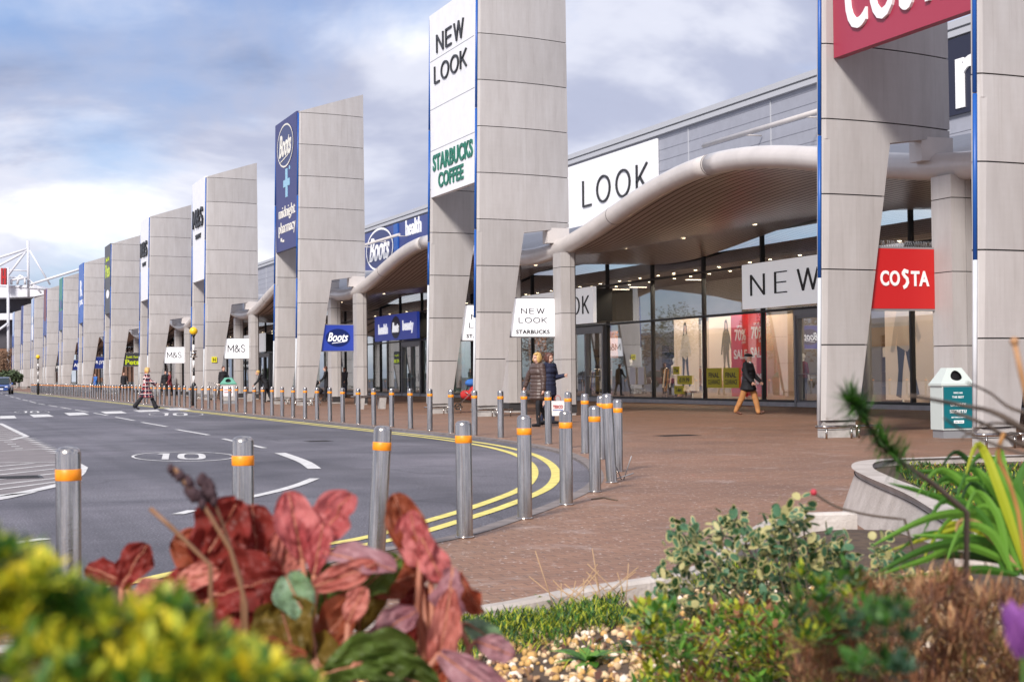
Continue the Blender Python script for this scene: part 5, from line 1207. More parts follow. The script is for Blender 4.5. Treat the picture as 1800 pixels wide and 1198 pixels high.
def mannequin(y, X2, lab, top, bot):
    o = empty('mannequin', (X2, y, .05), lab, 'mannequin', 'mannequins inside the shop'); b = MB(); k = 1.0
    ell(b, (0, 0, 1.66), (.08, .07, .11)); capsule(b, (0, 0, 1.45), .05, (0, 0, 1.6), .045); ell(b, (0, 0, 1.3), (.1, .17, .2)); ell(b, (0, 0, .98), (.1, .15, .15))
    for s in (-1, 1): capsule(b, (0, s * .18, 1.42), .045, (.03, s * .24, 1.1), .035); capsule(b, (.03, s * .24, 1.1), .035, (.1, s * .22, .85), .025); capsule(b, (0, s * .08, .95), .075, (0, s * .09, .5), .05); capsule(b, (0, s * .09, .5), .05, (0, s * .1, .06), .035)
    fuse(b, 'body', P_WHITE, o, .02, 2); b = MB(); ell(b, (0, 0, 1.28), (.13, .2, .24)); ell(b, (0, 0, 1.0), (.13, .19, .16)); 
    for s in (-1, 1): capsule(b, (0, s * .18, 1.42), .06, (.03, s * .24, 1.1), .05)
    fuse(b, 'top', top, o, .02, 2); b = MB(); ell(b, (0, 0, .93), (.12, .17, .1)); [capsule(b, (0, s * .08, .9), .09, (0, s * .1, .2), .05) for s in (-1, 1)]; fuse(b, 'trousers', bot, o, .02, 2)
# mannequins and rails inside
def rail(y, lab, cols):
    o = empty('clothes_rail', (FX + 2.4, y, .05), lab, 'clothes rail', 'clothes rails inside the shop')
    f = MB()
    for d in (-.8, .8): f.tube([(0, d, 0), (0, d, 1.4)], .02, 6)
    f.tube([(0, -.8, 1.4), (0, .8, 1.4)], .02, 6); f.build('rail_frame', P_STEEL, o)
    for k in range(14):
        g = MB(); yy = -.72 + 1.44 * k / 13; hh = random.uniform(.7, 1.0); g.box(-.22, .22, yy - .035, yy + .035, 1.33 - hh, 1.33, 0, top=(-.12, .12, yy - .02, yy + .02)); g.build('garment', random.choice(cols), o)
GAR = [C_BLK, C_NAVY, C_WINE, P_CREAMP, C_DGREY, P_PATT, C_TAN]
shelf_unit(64.0, FX + 4.2, 'dark shelf unit with folded clothes behind the doors nearest the big column'); shelf_unit(60.2, FX + 4.4, 'dark shelf unit with folded clothes left of the pale display screen'); shelf_unit(72.0, FX + 4.2, 'dark shelf unit seen behind the two women'); shelf_unit(46.6, FX + 4.3, 'dark shelf unit seen between red poster and door')
mannequin(61.4, FX + .9, 'white mannequin in black top behind the glass right of the canopy column', C_BLK, C_DGREY); mannequin(57.9, FX + 1.2, 'white mannequin in cream top next to the window mullion', P_CREAMP, C_NAVY); mannequin(44.0 + 3.6, FX + 1.0, 'white mannequin in wine red top between red poster and doorway', C_WINE, C_BLK); mannequin(68.5, FX + 1.1, 'white mannequin in tan top behind the blonde woman', C_TAN, C_BLK)
rail(58.6, 'clothes rail seen through the window left of the pale cardigan poster', GAR); rail(69.0, 'clothes rail deep in the shop behind the two women', GAR)
rail(60.3, 'clothes rail between two window mullions near the white notices', GAR)

# ================================================================ CAR
def car(loc, rz, lab, paint):
    o = empty('parked_car', loc, lab, 'car', None, rz)
    # length along +X (front at +X)
    st = [(-2.0, .35, .62, .70, .78), (-1.9, .30, .80, .76, .86), (-1.2, .28, .82, .80, .92), (-.2, .28, .82, .82, .94), (.8, .28, .82, .82, .90), (1.5, .30, .78, .78, .80), (1.95, .36, .66, .70, .62)]
    b = MB(); rings = []
    for x, zb, w, wt, zt in st:
        rings.append([(x, -w * .92, zb), (x, -w, zb + .2), (x, -w * .98, zt - .12), (x, -wt * .86, zt), (x, wt * .86, zt), (x, w * .98, zt - .12), (x, w, zb + .2), (x, w * .92, zb)])
    for i in range(len(rings) - 1):
        for j in range(8): j2 = (j + 1) % 8; b.quad(rings[i][j], rings[i + 1][j], rings[i + 1][j2], rings[i][j2], 0, False)
    b.poly(rings[0]); b.poly(list(reversed(rings[-1])))
    cab = [(-1.75, .66, .90), (-1.45, .58, 1.44), (-.4, .60, 1.52), (.25, .60, 1.47), (1.0, .68, .90)]
    for i in range(4):
        (x0, w0, z0), (x1, w1, z1) = cab[i], cab[i + 1]
        mi = 1 if i in (0, 3) else 0
        b.quad((x0, -w0, z0), (x1, -w1, z1), (x1, w1, z1), (x0, w0, z0), mi)
    for s in (-1, 1):
        b.poly([(x, s * w, z) for x, w, z in cab][:: -s], 1)
    b.build('body', [paint, mat('car_glass', (.02, .03, .035), .05, spec=1)] if 'car_glass' not in MATS else [paint, MATS['car_glass']], o)
    for s in (-1, 1):
        h = MB(); h.ball((1.86, s * .52, .62), .12, 0, 12, 8, (.7, 1.3, .8)); h.build('headlight', mat('headlamp_lens', (.6, .6, .62), .1) if 'headlamp_lens' not in MATS else MATS['headlamp_lens'], o)
        h = MB(); h.ball((.75, s * .92, .95), .09, 0, 10, 6, (.6, 1.2, .8)); h.build('wing_mirror', paint, o)
        for x in (-1.25, 1.25):
            w = MB(); w.tube([(x, s * .66, .31), (x, s * .84, .31)], .31, 20); wo = w.build('wheel', P_RUB, o); w = MB(); w.tube([(x, s * .80, .31), (x, s * .847, .31)], .19, 14); w.build('rim', P_STEEL, wo)
    p = MB(); p.box(1.95, 1.99, -.26, .26, .42, .53); p.build('number_plate', P_WHITE, o)
    p = MB(); p.box(1.90, 1.97, -.35, .35, .60, .70); p.build('grille', P_BLACK, o)
    return o
q = gp(4, 692.5); car((q.x, q.y, 0), math.radians(-98), 'blue hatchback at the far left end of the road, facing the camera', mat('blue_car_paint', (0.03, 0.08, 0.30), 0.3, coat=0.8))

# ================================================================ STADIUM AND TREES AT THE LEFT
def sxy(px, py, Z): v = pd(px, py, Z); return v
P_SW = mat('stadium_white', (0.62, 0.63, 0.68), 0.5); P_SD = mat('stadium_dark', (0.075, 0.07, 0.085), 0.8, var=0.3, vscale=.1); P_SBR = mat('brick_brown', (0.20, 0.10, 0.06), 0.85, var=.3, vscale=.2)
Z = 330
base = sxy(0, 671, Z); base.z = 0
st = empty('stadium', base, 'white stadium stand with masts and cable stays beyond the far end of the terrace', 'stadium')
m = MB()
def T(mb, a, b, r, Za=Z, Zb=Z): mb.tube([sxy(*a, Za), sxy(*b, Zb)], r, 8)
m = MB(); T(m, (49, 423), (50, 520), .26); m.build('mast', P_SW, st, world=True)
m = MB(); T(m, (14, 470), (15, 665), .30); m.build('mast', P_SW, st, world=True)
for a, b, r in (((49, 437), (-40, 465), .26), ((49, 440), (-30, 482), .26), ((47, 440), (10, 490), .24), ((52, 440), (88, 500), .18), ((53, 500), (150, 470), .26), ((10, 474), (50, 476), .14), ((15, 487), (50, 489), .14), ((50, 490), (72, 514), .18), ((-30, 499), (80, 508), .2)):
    m = MB(); T(m, a, b, r); m.build('stay', P_SW, st, world=True)
def slab(pts, thick, mt, name, Zs=Z):
    m = MB(); f_ = [sxy(x, y, Zs) for x, y in pts]; bk = [p + FWD * thick for p in f_]; n = len(pts)
    m.poly(f_); m.poly(list(reversed(bk)))
    for k in range(n): j = (k + 1) % n; m.quad(f_[k], bk[k], bk[j], f_[j])
    return m.build(name, mt, st, world=True)
slab([(-60, 505), (60, 500), (95, 514), (60, 521), (-60, 525)], 40, P_SW, 'roof')
slab([(-60, 525.5), (50, 521.5), (50, 549), (-60, 552)], 30, P_SD, 'upper_tier', Z + 6)
slab([(-60, 552), (50, 549.5), (50, 561), (-60, 563)], 30, P_SW, 'balcony_band', Z + 2)
slab([(-60, 563.5), (50, 561.5), (50, 612), (-60, 612)], 30, P_SD, 'lower_tier', Z + 6)
slab([(-60, 612.5), (50, 612.5), (50, 672), (-60, 674)], 30, P_SBR, 'base_wall', Z + 4)
m = MB(); [T(m, (x0, y0), (x1, y1), .25, Z - 1, Z - 1) for (x0, y0, x1, y1) in ((-30, 600, 14, 568), (20, 500, 20, 490), (30, 500, 34, 484), (44, 500, 44, 488), (20, 492, 48, 488), (34, 484, 46, 490))]; m.build('roof_gantry', P_SW, st, world=True)
slab([(1.5, 471), (4.5, 471), (4.5, 485), (7, 485), (7, 471), (10, 471), (10, 500), (7, 500), (7, 489), (4.5, 489), (4.5, 500), (1.5, 500)], 1.0, P_RED, 'red_letter', Z - 3)
P_BARK = mat('bark', (0.09, 0.065, 0.05), .9); P_BRL = mat('brown_autumn_leaf', (0.16, 0.09, 0.05), .8, var=.3); P_GRL = mat('dull_green_leaf', (0.05, 0.075, 0.03), .8, var=.3)
def tree(loc, h, w, lab, lm):
    o = empty('tree', loc, lab, 'tree', 'far trees at the left')
    t = MB(); t.tube([(0, 0, 0), (0.1, 0, h * .35), (0, .1, h * .6)], [.16, .12, .07], 8)
    for k in range(7): a = k * 0.9; t.tube([(0, 0, h * (.3 + .04 * k)), (w * .35 * math.cos(a), w * .35 * math.sin(a), h * (.55 + .05 * k))], [.06, .02], 5)
    t.build('trunk', P_BARK, o)
    c = MB()
    for k in range(1500):
        u = Vector((random.gauss(0, 1), random.gauss(0, 1), random.gauss(0, 1))).normalized() * random.uniform(.45, 1) ; cl_ = 1 + .25 * noise.noise(u * 2.5 + Vector(loc) * .3)
        p = Vector((u.x * w * .5 * cl_, u.y * w * .5 * cl_, h * .62 + u.z * h * .38 * cl_)); a = Vector((random.uniform(-1, 1), random.uniform(-1, 1), random.uniform(-1, 1))).normalized() * .16; b = a.orthogonal().normalized() * .11
        c.quad(p - a, p + b, p + a, p - b)
    c.build('crown', lm, o); return o
for px, Zt, h, w, lab, lm in ((6, 280, 7.0, 6, 'brown leafless-looking tree in front of the stadium base', P_BRL), (-14, 270, 6, 6, 'brown tree at the very left edge behind the car', P_BRL), (15, 200, 2.6, 4, 'low green shrubby tree between car and farthest pylon', P_GRL)):
    v = pd(px, 671, Zt); tree((v.x, v.y, 0), h, w, lab, lm)

# ---- what stands across the car park (the shop glass mirrors it)
P_VAN = mat('white_car_paint', (.62, .64, .67), .3, coat=.6); P_SIL = mat('silver_car_paint', (.35, .36, .38), .3, .6)
for (x, y, r_, lab, pm) in ((-9, 118, 80, 'white hatchback parked across the road, mirrored in the shop glass', P_VAN), (-9.5, 104, 84, 'silver hatchback parked across the road', P_SIL), (-9, 133, 84, 'dark red hatchback parked across the road', C_WINE), (-9.2, 150, 84, 'second silver hatchback farther along the car park', P_SIL)):
    car((x, y, 0), R(r_), lab, pm)
for k, (x, y, h, w) in enumerate(((-38, 150, 9, 8), (-44, 172, 11, 9), (-36, 196, 8, 8), (-52, 215, 12, 10), (-40, 240, 9, 9), (-30, 268, 9, 8))):
    tree((x, y, 0), h, w, ['broad brown tree', 'tall brown tree', 'small brown tree', 'tallest dark tree', 'rounded dark tree', 'farthest brown tree'][k] + ' across the car park, mirrored in the glass', [P_BRL, P_GRL][k % 2])
o = empty('warehouse', (-75, 190, 0), 'long pale shop building far across the car park, mirrored in the glass', 'building')
m = MB(); m.box(-12, 12, -60, 60, 0, 7.5); m.build('wall', P_CLAD, o); m = MB(); m.box(-12.5, 12.5, -60.5, 60.5, 7.5, 8.2); m.build('roof', P_CAP, o); m = MB(); m.box(12.01, 12.3, -20, 20, 4.5, 7); m.build('fascia', mat('orange_fascia', (.5, .2, .05), .5), o)
# ================================================================ PLANTED BEDS
P_SOIL = mat('bed_soil', (0.10, 0.065, 0.04), 0.95, col2=(0.05, 0.032, 0.022), vscale=9, bump=0.6, bscale=30)
P_WALLC = mat('planter_concrete', (0.52, 0.47, 0.43), 0.8, col2=(0.38, 0.335, 0.30), vscale=3.5, bump=0.35, bscale=50)
def pz(px, py, z): v = gp(px, py, z); return v
def wall_thing(path, zt, th_, slope, lab, name, z0=0.0):
    """path: outer top edge points (world xy) with per-point top height; solid kerb with rounded top"""
    P_ = [Vector((p.x, p.y)) for p in path]; mb = MB(); n = len(P_); prof = []
    nr = off(P_, 1.0); 
    for i, p in enumerate(P_):
        d = nr[i] - p; z = zt[i]
        pr = [(slope * (z - z0) * -1, z0), (-.012, z - .05), (.0, z - .015), (.02, z), (th_ - .02, z), (th_, z - .015), (th_ + .01, z0)]
        prof.append([(p.x + d.x * o_, p.y + d.y * o_, zz_) for o_, zz_ in pr])
    for i in range(n - 1):
        for k in range(6): mb.quad(prof[i][k], prof[i][k + 1], prof[i + 1][k + 1], prof[i + 1][k], 0, True)
    mb.poly(prof[0]); mb.poly(list(reversed(prof[-1])))
    o = mb.build(name, P_WALLC, loc=(P_[n // 2].x, P_[n // 2].y, 0)); return tag(o, lab, 'planter wall')
def crv(pts, step=5):
    c = cr([(p.x, p.y, p.z) for p in pts], step); return c
low = crv([cz(-2.6, 6.6, .05), cz(-1.0, 7.05, .05), pz(840, 1062, .08), pz(1000, 1032, .12), pz(1190, 1001, .16), pz(1262, 962, .20), pz(1331, 918, .24), pz(1380, 902, .26), pz(1500, 897, .27)])
# bed lies to the camera side (right-hand side of the path direction) -> negative offset
wall_thing([v for v in reversed(low)], [v.z for v in reversed(low)], .11, .05, 'low pale concrete edging curving round the gravel bed', 'low_planter_edge')
hi = crv([cz(2.30, -3.0, .38), cz(2.33, 2.0, .38), cz(2.35, 6.0, .38), cz(2.36, 7.8, .38), pz(1700, 926, .38), pz(1600, 868, .38), pz(1530, 838, .38), pz(1502, 822, .38), pz(1510, 811, .38), pz(1555, 806, .38), pz(1640, 803, .38), cz(4.4, 14.6, .38), cz(6.5, 14.8, .38)], 6)
hw = wall_thing(list(hi), [.38] * len(hi), -.13, -.28, 'raised concrete planter wall with rounded corner at the right', 'raised_planter')
me = hw.data
# soil of the raised planter
mb = MB(); pts = [(p.x, p.y, .325) for p in hi] + [tuple(cz(6.5, -3.0, .325))]
mb.poly(pts); so_ = mb.build('planter_soil', P_SOIL); tag(so_, kind='structure')
bm = bmesh.new(); bm.from_mesh(so_.data); bmesh.ops.triangulate(bm, faces=bm.faces[:])
for f in bm.faces:
    if f.normal.z < 0: f.normal_flip()
bm.to_mesh(so_.data); bm.free()
ZK = [(-2.6, 6.55), (-1.0, 7.0), (-.16, 7.3), (.31, 7.45), (.8, 7.65), (1.15, 8.3), (1.5, 9.2), (1.8, 9.7), (2.3, 9.9), (2.33, 7.4), (9, 7.4)]
def zk(cx):
    for (a, b), (c, d) in zip(ZK, ZK[1:]):
        if cx <= c: return b + (d - b) * max(0, (cx - a)) / max(1e-6, c - a)
    return ZK[-1][1]
def bedz(cx, Z_):
    t = min(1, max(0, (cx + .3) / 2.2)); t = t * t * (3 - 2 * t)
    m_ = math.exp(-((Z_ - 1.5) / 2.0) ** 2) * .38
    return .035 + .16 * t + m_ * .9 + .02 * noise.noise(Vector((cx * 2, Z_ * 2, 0)))
mb = MB(); NX, NZ = 90, 60; idx = {}
for i in range(NX + 1):
    cx = -2.6 + 5.0 * i / NX
    for j in range(NZ + 1):
        Z_ = -1.0 + (zk(cx) - 0.05 + 1.0) * j / NZ; idx[i, j] = len(mb.v); mb.v.append(tuple(cz(cx, Z_, bedz(cx, Z_) if j < NZ else bedz(cx, Z_) - .01)))
for i in range(NX):
    for j in range(NZ): mb.f.append((idx[i, j], idx[i + 1, j], idx[i + 1, j + 1], idx[i, j + 1])); mb.m.append(0); mb.sm.append(True)
tag(mb.build('bed_soil', P_SOIL), kind='structure')
# ---- gravel
P_GR = [mat('gravel_cream', (0.66, 0.47, 0.27), .7, var=.2, vscale=30), mat('gravel_gold', (0.56, 0.33, 0.11), .7, var=.3, vscale=30), mat('gravel_pale', (0.78, 0.66, 0.53), .7), mat('gravel_brown', (0.22, 0.12, 0.07), .8)]
ico_v = []; t_ = (1 + 5 ** .5) / 2
for a, b in ((-1, t_), (1, t_), (-1, -t_), (1, -t_)): ico_v += [(a, b, 0)]
ico_v = [(-1, t_, 0), (1, t_, 0), (-1, -t_, 0), (1, -t_, 0), (0, -1, t_), (0, 1, t_), (0, -1, -t_), (0, 1, -t_), (t_, 0, -1), (t_, 0, 1), (-t_, 0, -1), (-t_, 0, 1)]
ico_f = [(0, 11, 5), (0, 5, 1), (0, 1, 7), (0, 7, 10), (0, 10, 11), (1, 5, 9), (5, 11, 4), (11, 10, 2), (10, 7, 6), (7, 1, 8), (3, 9, 4), (3, 4, 2), (3, 2, 6), (3, 6, 8), (3, 8, 9), (4, 9, 5), (2, 4, 11), (6, 2, 10), (8, 6, 7), (9, 8, 1)]
mb = MB()
for k in range(6500):
    cx = random.uniform(-.6, 2.1); Z_ = random.uniform(3.6, 7.6)
    if Z_ > zk(cx) - .2: continue
    if noise.noise(Vector((cx * 2.2, Z_ * 1.2, 3))) < -.12: continue
    r = random.uniform(.011, .028); c = cz(cx, Z_, bedz(cx, Z_) + r * .25); E_ = Euler((random.uniform(0, 6), random.uniform(0, 6), random.uniform(0, 6))).to_matrix(); sc = (random.uniform(.6, 1), random.uniform(.5, .9), random.uniform(.35, .6))
    vs = [c + E_ @ Vector((v[0] * sc[0], v[1] * sc[1], v[2] * sc[2])) * r * .55 for v in ico_v]
    mb.add(vs, ico_f, random.choice((0, 0, 1, 1, 2, 3)), True)
tag(mb.build('gravel', P_GR), 'cream and golden gravel spread over the bed behind the low edging', None, kind='stuff')
# ---- leaf helpers
def lf(name, col, tr=.3, rough=.5, **kw): return mat(name, col, rough, trans=tr, **kw)
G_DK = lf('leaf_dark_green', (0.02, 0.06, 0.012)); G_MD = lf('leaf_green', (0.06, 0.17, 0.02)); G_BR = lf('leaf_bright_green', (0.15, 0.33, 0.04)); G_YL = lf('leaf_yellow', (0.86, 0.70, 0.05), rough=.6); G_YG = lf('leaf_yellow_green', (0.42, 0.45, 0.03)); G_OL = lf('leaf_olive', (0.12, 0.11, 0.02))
G_CR = lf('leaf_cream', (0.50, 0.45, 0.20)); G_BG = lf('leaf_blue_green', (0.07, 0.17, 0.085)); G_BRN = lf('leaf_dead_brown', (0.26, 0.11, 0.05), .2, .8); G_BRN2 = lf('leaf_dead_tan', (0.46, 0.27, 0.13), .2, .8); G_DB = lf('leaf_dead_dark', (0.10, 0.04, 0.025), .1, .8)
def rv(): return Vector((random.gauss(0, 1), random.gauss(0, 1), random.gauss(0, 1))).normalized()
def blade_leaf(mb, p, d, L, w, mi, droop=0.0, seg=3, side=None):
    d = d.normalized(); s = side or d.cross(UP if abs(d.z) < .95 else RIGHT).normalized(); a = p; prev = None
    for k in range(seg + 1):
        t = k / seg; ww = w * (math.sin(math.pi * min(1, .12 + .88 * t)) ** .7) * .5 if t < 1 else 0
        q = p + d * L * t + UP * (-droop * L * t * t)
        cur = (q - s * ww, q + s * ww)
        if prev: mb.quad(prev[0], prev[1], cur[1], cur[0], mi, True)
        prev = cur
# ---- moss-like ground cover near the edging
def cover(lab, cxs, n, cols, hh, region, name='ground_cover', w=.006):
    mb = MB(); k = 0
    while k < n:
        cx, Z_, z_ = region(); p = cz(cx, Z_, z_); d = (UP + rv() * .75); blade_leaf(mb, p, d, random.uniform(.5, 1) * hh, w, random.randrange(len(cols)), .3, 2); k += 1
    o = mb.build(name, cols); return tag(o, lab, None, kind='stuff')
def reg1():
    while True:
        cx = random.uniform(-.35, 1.3); Z_ = zk(cx) - abs(random.gauss(0, .5)) - .12
        if noise.noise(Vector((cx * 2.0 + 4, Z_ * 1.6, 9))) > -.12 and Z_ > 5: return cx, Z_, bedz(cx, Z_) + random.uniform(0, .05)
cover('low mossy green growth along the inside of the pale edging', 0, 9000, [G_MD, G_DK, G_YG], .085, reg1)
def reg2():
    Z_ = random.uniform(8.4, 13.7); cx = random.uniform(2.45 + max(0, Z_ - 9) * .13 + .12 + (max(0, Z_ - 13) * .5), 5.2)
    return cx, Z_, .325 + max(0, noise.noise(Vector((cx * 1.5, Z_, 4)))) * .12
cover('low dark green ground cover filling the raised planter', 0, 9000, [G_MD, G_DK, G_DK, G_YG, G_MD, G_BRN], .11, reg2, 'planter_ground_cover', .014)
# ---- leafy weeds in the gravel
def rosette(loc, n, L, w, lab, cols, lift=.8):
    mb = MB()
    for k in range(n):
        a = k * 2.4 + random.uniform(-.3, .3); d = RIGHT * math.cos(a) + FWD * math.sin(a) + UP * random.uniform(.35, 1.1) * lift; blade_leaf(mb, loc + d * .01, d, L * random.uniform(.7, 1.1), w * random.uniform(.8, 1.2), random.randrange(len(cols)), .35, 5)
    o = mb.build('weed', cols, loc=tuple(loc)); return tag(o, lab, 'weed', 'weeds in the gravel bed')
def on_bed(px, py, it=30):
    z_ = .1
    for _ in range(it):
        v = gp(px, py, z_); cx = v.dot(RIGHT); Z_ = v.dot(FWD); z_ = .6 * z_ + .4 * bedz(cx, Z_)
    return Vector((v.x, v.y, z_))
rosette(on_bed(1035, 1165), 16, .17, .045, 'broad leaved green weed in the middle of the gravel', [G_MD, G_BR, G_MD])
rosette(on_bed(1110, 1140), 9, .12, .03, 'small green weed right of the largest weed', [G_MD, G_DK])
rosette(on_bed(1230, 1110), 14, .18, .022, 'narrow leaved weed left of the variegated shrub', [G_MD, G_BR])
rosette(on_bed(960, 1060), 10, .13, .02, 'grassy weed against the low edging', [G_MD, G_YG])
rosette(on_bed(1260, 1175), 12, .16, .018, 'bright thin leaved weed near the bottom edge', [G_BR, G_YG])
# dry straw
mb = MB(); c = on_bed(1040, 1068)
for k in range(26):
    p = c + RIGHT * random.uniform(-.18, .2) + FWD * random.uniform(-.1, .1); d = UP * random.uniform(.3, 1) + RIGHT * random.uniform(-1, 1) + FWD * random.uniform(-.4, .4); mb.tube([p, p + d.normalized() * random.uniform(.1, .3)], .0022, 4)
tag(mb.build('dry_straw', lf('straw', (.55, .36, .20), .2), loc=tuple(c)), 'thin pale dry stalks against the low edging', 'dry stalks')
mb = MB()
for k in range(260):
    cx = random.uniform(-.3, 1.7); Z_ = random.uniform(4, zk(cx) - .2); p = cz(cx, Z_, bedz(cx, Z_) + .02); blade_leaf(mb, p, rv() + UP * .1, random.uniform(.03, .08), .03, random.randrange(3), .3, 2)
tag(mb.build('leaf_litter', [G_BRN, G_BRN2, G_DB]), 'brown dead leaves scattered over the gravel', None, kind='stuff')
# ---- bergenia: big red leaves
def bmat(name, c1, c2, rim=None):
    m = mat(name, c1, .55, spec=.3, col2=c2, vscale=13, trans=.28, detail=6)
    return m
B_RED = bmat('leaf_deep_red', (0.27, 0.032, 0.025), (0.11, 0.018, 0.012)); B_PINK = bmat('leaf_pink', (0.56, 0.18, 0.17), (0.34, 0.05, 0.055)); B_MAUVE = bmat('leaf_mauve', (0.46, 0.26, 0.28), (0.26, 0.10, 0.12)); B_BRN = bmat('leaf_bronze', (0.34, 0.07, 0.035), (0.16, 0.05, 0.02)); B_GRN = bmat('leaf_pale_green', (0.30, 0.42, 0.30), (0.12, 0.22, 0.08)); B_DGR = bmat('leaf_big_green', (0.10, 0.16, 0.025), (0.045, 0.06, 0.012)); B_OL = bmat('leaf_bronze_green', (0.20, 0.12, 0.02), (0.08, 0.07, 0.012)); B_RIB = lf('leaf_rib', (0.52, 0.21, 0.13)); B_PNK2 = bmat('leaf_salmon', (0.58, 0.22, 0.17), (0.36, 0.09, 0.07))
def big_leaf(px, py, Z_, L, W, ang, tilt, roll_, m_, cup=.35, stem=True, root=None, bend=.25):
    """leaf centred on (px,py) at depth Z_; ang: direction of the tip in the picture plane, degrees from +x; tilt: away(+)/towards(-)"""
    c = pd(px, py, Z_); a = R(ang); u = (RIGHT * math.cos(a) + UP * math.sin(a)); u = (u * math.cos(R(tilt)) + FWD * math.sin(R(tilt))).normalized()
    nrm = (-FWD + UP * .35).normalized(); nrm = (nrm - u * nrm.dot(u)).normalized(); nrm = Matrix.Rotation(R(roll_), 3, u) @ nrm; s = u.cross(nrm).normalized()
    mb = MB(); n, mW = 26, 12; grid = []
    seed = random.uniform(0, 50)
    for i in range(n + 1):
        t = i / n; prof = (math.sin(math.pi * min(1, (t * .93 + .05))) ** .55) * (.62 + .45 * t) ; row = []
        for j in range(mW + 1):
            v = -1 + 2 * j / mW; w_ = W * .5 * prof * (1 + .16 * noise.noise(Vector((t * 5, v * 2, seed))))
            h = cup * W * .5 * v * v * prof - bend * L * (t - .4) ** 2 + .05 * W * noise.noise(Vector((t * 6, v * 4, seed))) * 3 + .10 * W * abs(v) ** 3 * math.sin(t * 11 + seed) + .012 * W * math.cos(v * 14 + t * 9) - .05 * W * math.exp(-(v * 6) ** 2) + .014 * W * math.cos((t * 8 - abs(v) * 3.0) * 6.283) * (1 - abs(v))
            row.append(c + u * L * (t - .5) + s * w_ * v + nrm * h)
        grid.append(row)
    for i in range(n):
        for j in range(mW): mb.quad(grid[i][j], grid[i + 1][j], grid[i + 1][j + 1], grid[i][j + 1], 0, True)
    mid = [grid[i][mW // 2] + nrm * .0015 for i in range(0, n + 1)]
    mb.tube(mid, [.0020 * (1 - .8 * i / n) + .0005 for i in range(n + 1)], 5, 1)
    if stem and root is not None:
        p0 = grid[0][mW // 2]; p2 = root; p1 = p0 - u * .06 + (p2 - p0) * .3; mb.tube([p0, p1, p2], [.005, .006, .007], 6, 1)
    return mb
def clump(name, loc_px, lab, leaves, extra=0):
    c = pd(*loc_px); cx, Z_ = c.dot(RIGHT), c.dot(FWD); base = Vector((c.x, c.y, bedz(cx, Z_)))
    o = empty(name, base, lab, 'leafy plant', 'large leaved plants in the foreground')
    for (x, y, dz, L, W, a, t, r_, m_) in leaves:
        Zl = Z_ + dz; s_ = Zl / F_PX
        rt = base + Vector((random.uniform(-.05, .05), random.uniform(-.05, .05), 0))
        mb = big_leaf(x, y + 8, Zl, L * s_ * .92, W * s_ * .90, a, t, r_, m_, root=rt, cup=random.uniform(.2, .5), bend=random.uniform(.1, .4)); mb.build('leaf', [m_, B_RIB], o, world=True)
    return o, base
clump('red_leaved_plant', (250, 1100, 2.9), 'deep red large leaved plant at the left behind the yellow green shrub',
 [(235, 985, 0, 95, 80, 60, 10, 0, B_RED), (185, 1000, .05, 90, 60, 160, 15, 10, B_RED), (262, 1035, -.05, 90, 70, -150, 0, 20, B_PNK2), (215, 1050, .1, 80, 70, 100, 0, 0, B_MAUVE), (300, 1060, .05, 100, 80, 80, 10, -10, B_BRN)])
o1, b1 = clump('red_leaved_plant', (420, 1120, 2.85), 'big clump of deep red leaves left of the pink ones, tall stalk in front',
 [(385, 930, 0, 150, 135, 60, -5, 10, B_RED), (350, 965, .05, 120, 100, 150, 0, -10, B_BRN), (450, 935, .03, 120, 105, 95, 5, 20, B_RED), (425, 1020, -.05, 165, 150, 20, -20, -10, B_RED), (330, 1030, .02, 130, 110, -160, 10, 0, B_RED), (405, 1075, -.08, 140, 110, -140, -10, 0, B_RED), (470, 1010, .02, 120, 90, 60, 10, 15, B_BRN), (345, 1005, -.02, 90, 60, 20, 0, 0, B_PNK2), (440, 900, .1, 70, 50, 20, 10, 0, B_PNK2), (470, 1080, .0, 130, 120, -60, 10, 0, B_BRN), (380, 1120, .0, 120, 120, 200, 10, 0, B_OL), (310, 1095, .05, 130, 110, 150, 10, 0, B_DGR)])
o2, b2 = clump('red_leaved_plant', (600, 1150, 2.8), 'clump of pink, green and bronze leaves in the middle of the foreground',
 [(520, 915, 0, 130, 95, 100, -5, 10, B_PINK), (585, 905, .03, 120, 100, 62, 0, -10, B_PINK), (505, 960, .02, 110, 90, 75, 0, 25, B_PNK2), (560, 955, -.02, 100, 60, 80, 5, 0, B_PINK), (630, 975, -.03, 150, 70, -12, -10, -20, B_MAUVE), (600, 1005, -.05, 140, 60, 20, -5, 15, B_PNK2), (520, 1040, -.08, 100, 95, 120, 20, -5, B_GRN), (505, 1100, -.1, 130, 150, 110, 25, 0, B_OL), (625, 1055, -.1, 75, 55, 65, 0, 0, B_PNK2), (660, 1005, 0, 120, 80, 40, 10, 0, B_DGR), (590, 1090, -.05, 150, 90, 50, 10, 0, B_BRN), (655, 1150, -.15, 190, 130, 10, 20, -10, B_DGR), (560, 1155, -.1, 150, 110, 150, 20, 10, B_OL), (690, 1090, 0, 110, 70, 30, 10, 0, B_MAUVE), (640, 1040, .08, 130, 110, 80, 10, 0, B_OL), (570, 1030, .06, 110, 90, 100, 10, 0, B_DGR), (700, 1180, -.15, 170, 110, -20, 10, 0, B_DGR), (480, 1160, -.12, 140, 120, 190, 10, 0, B_BRN)])
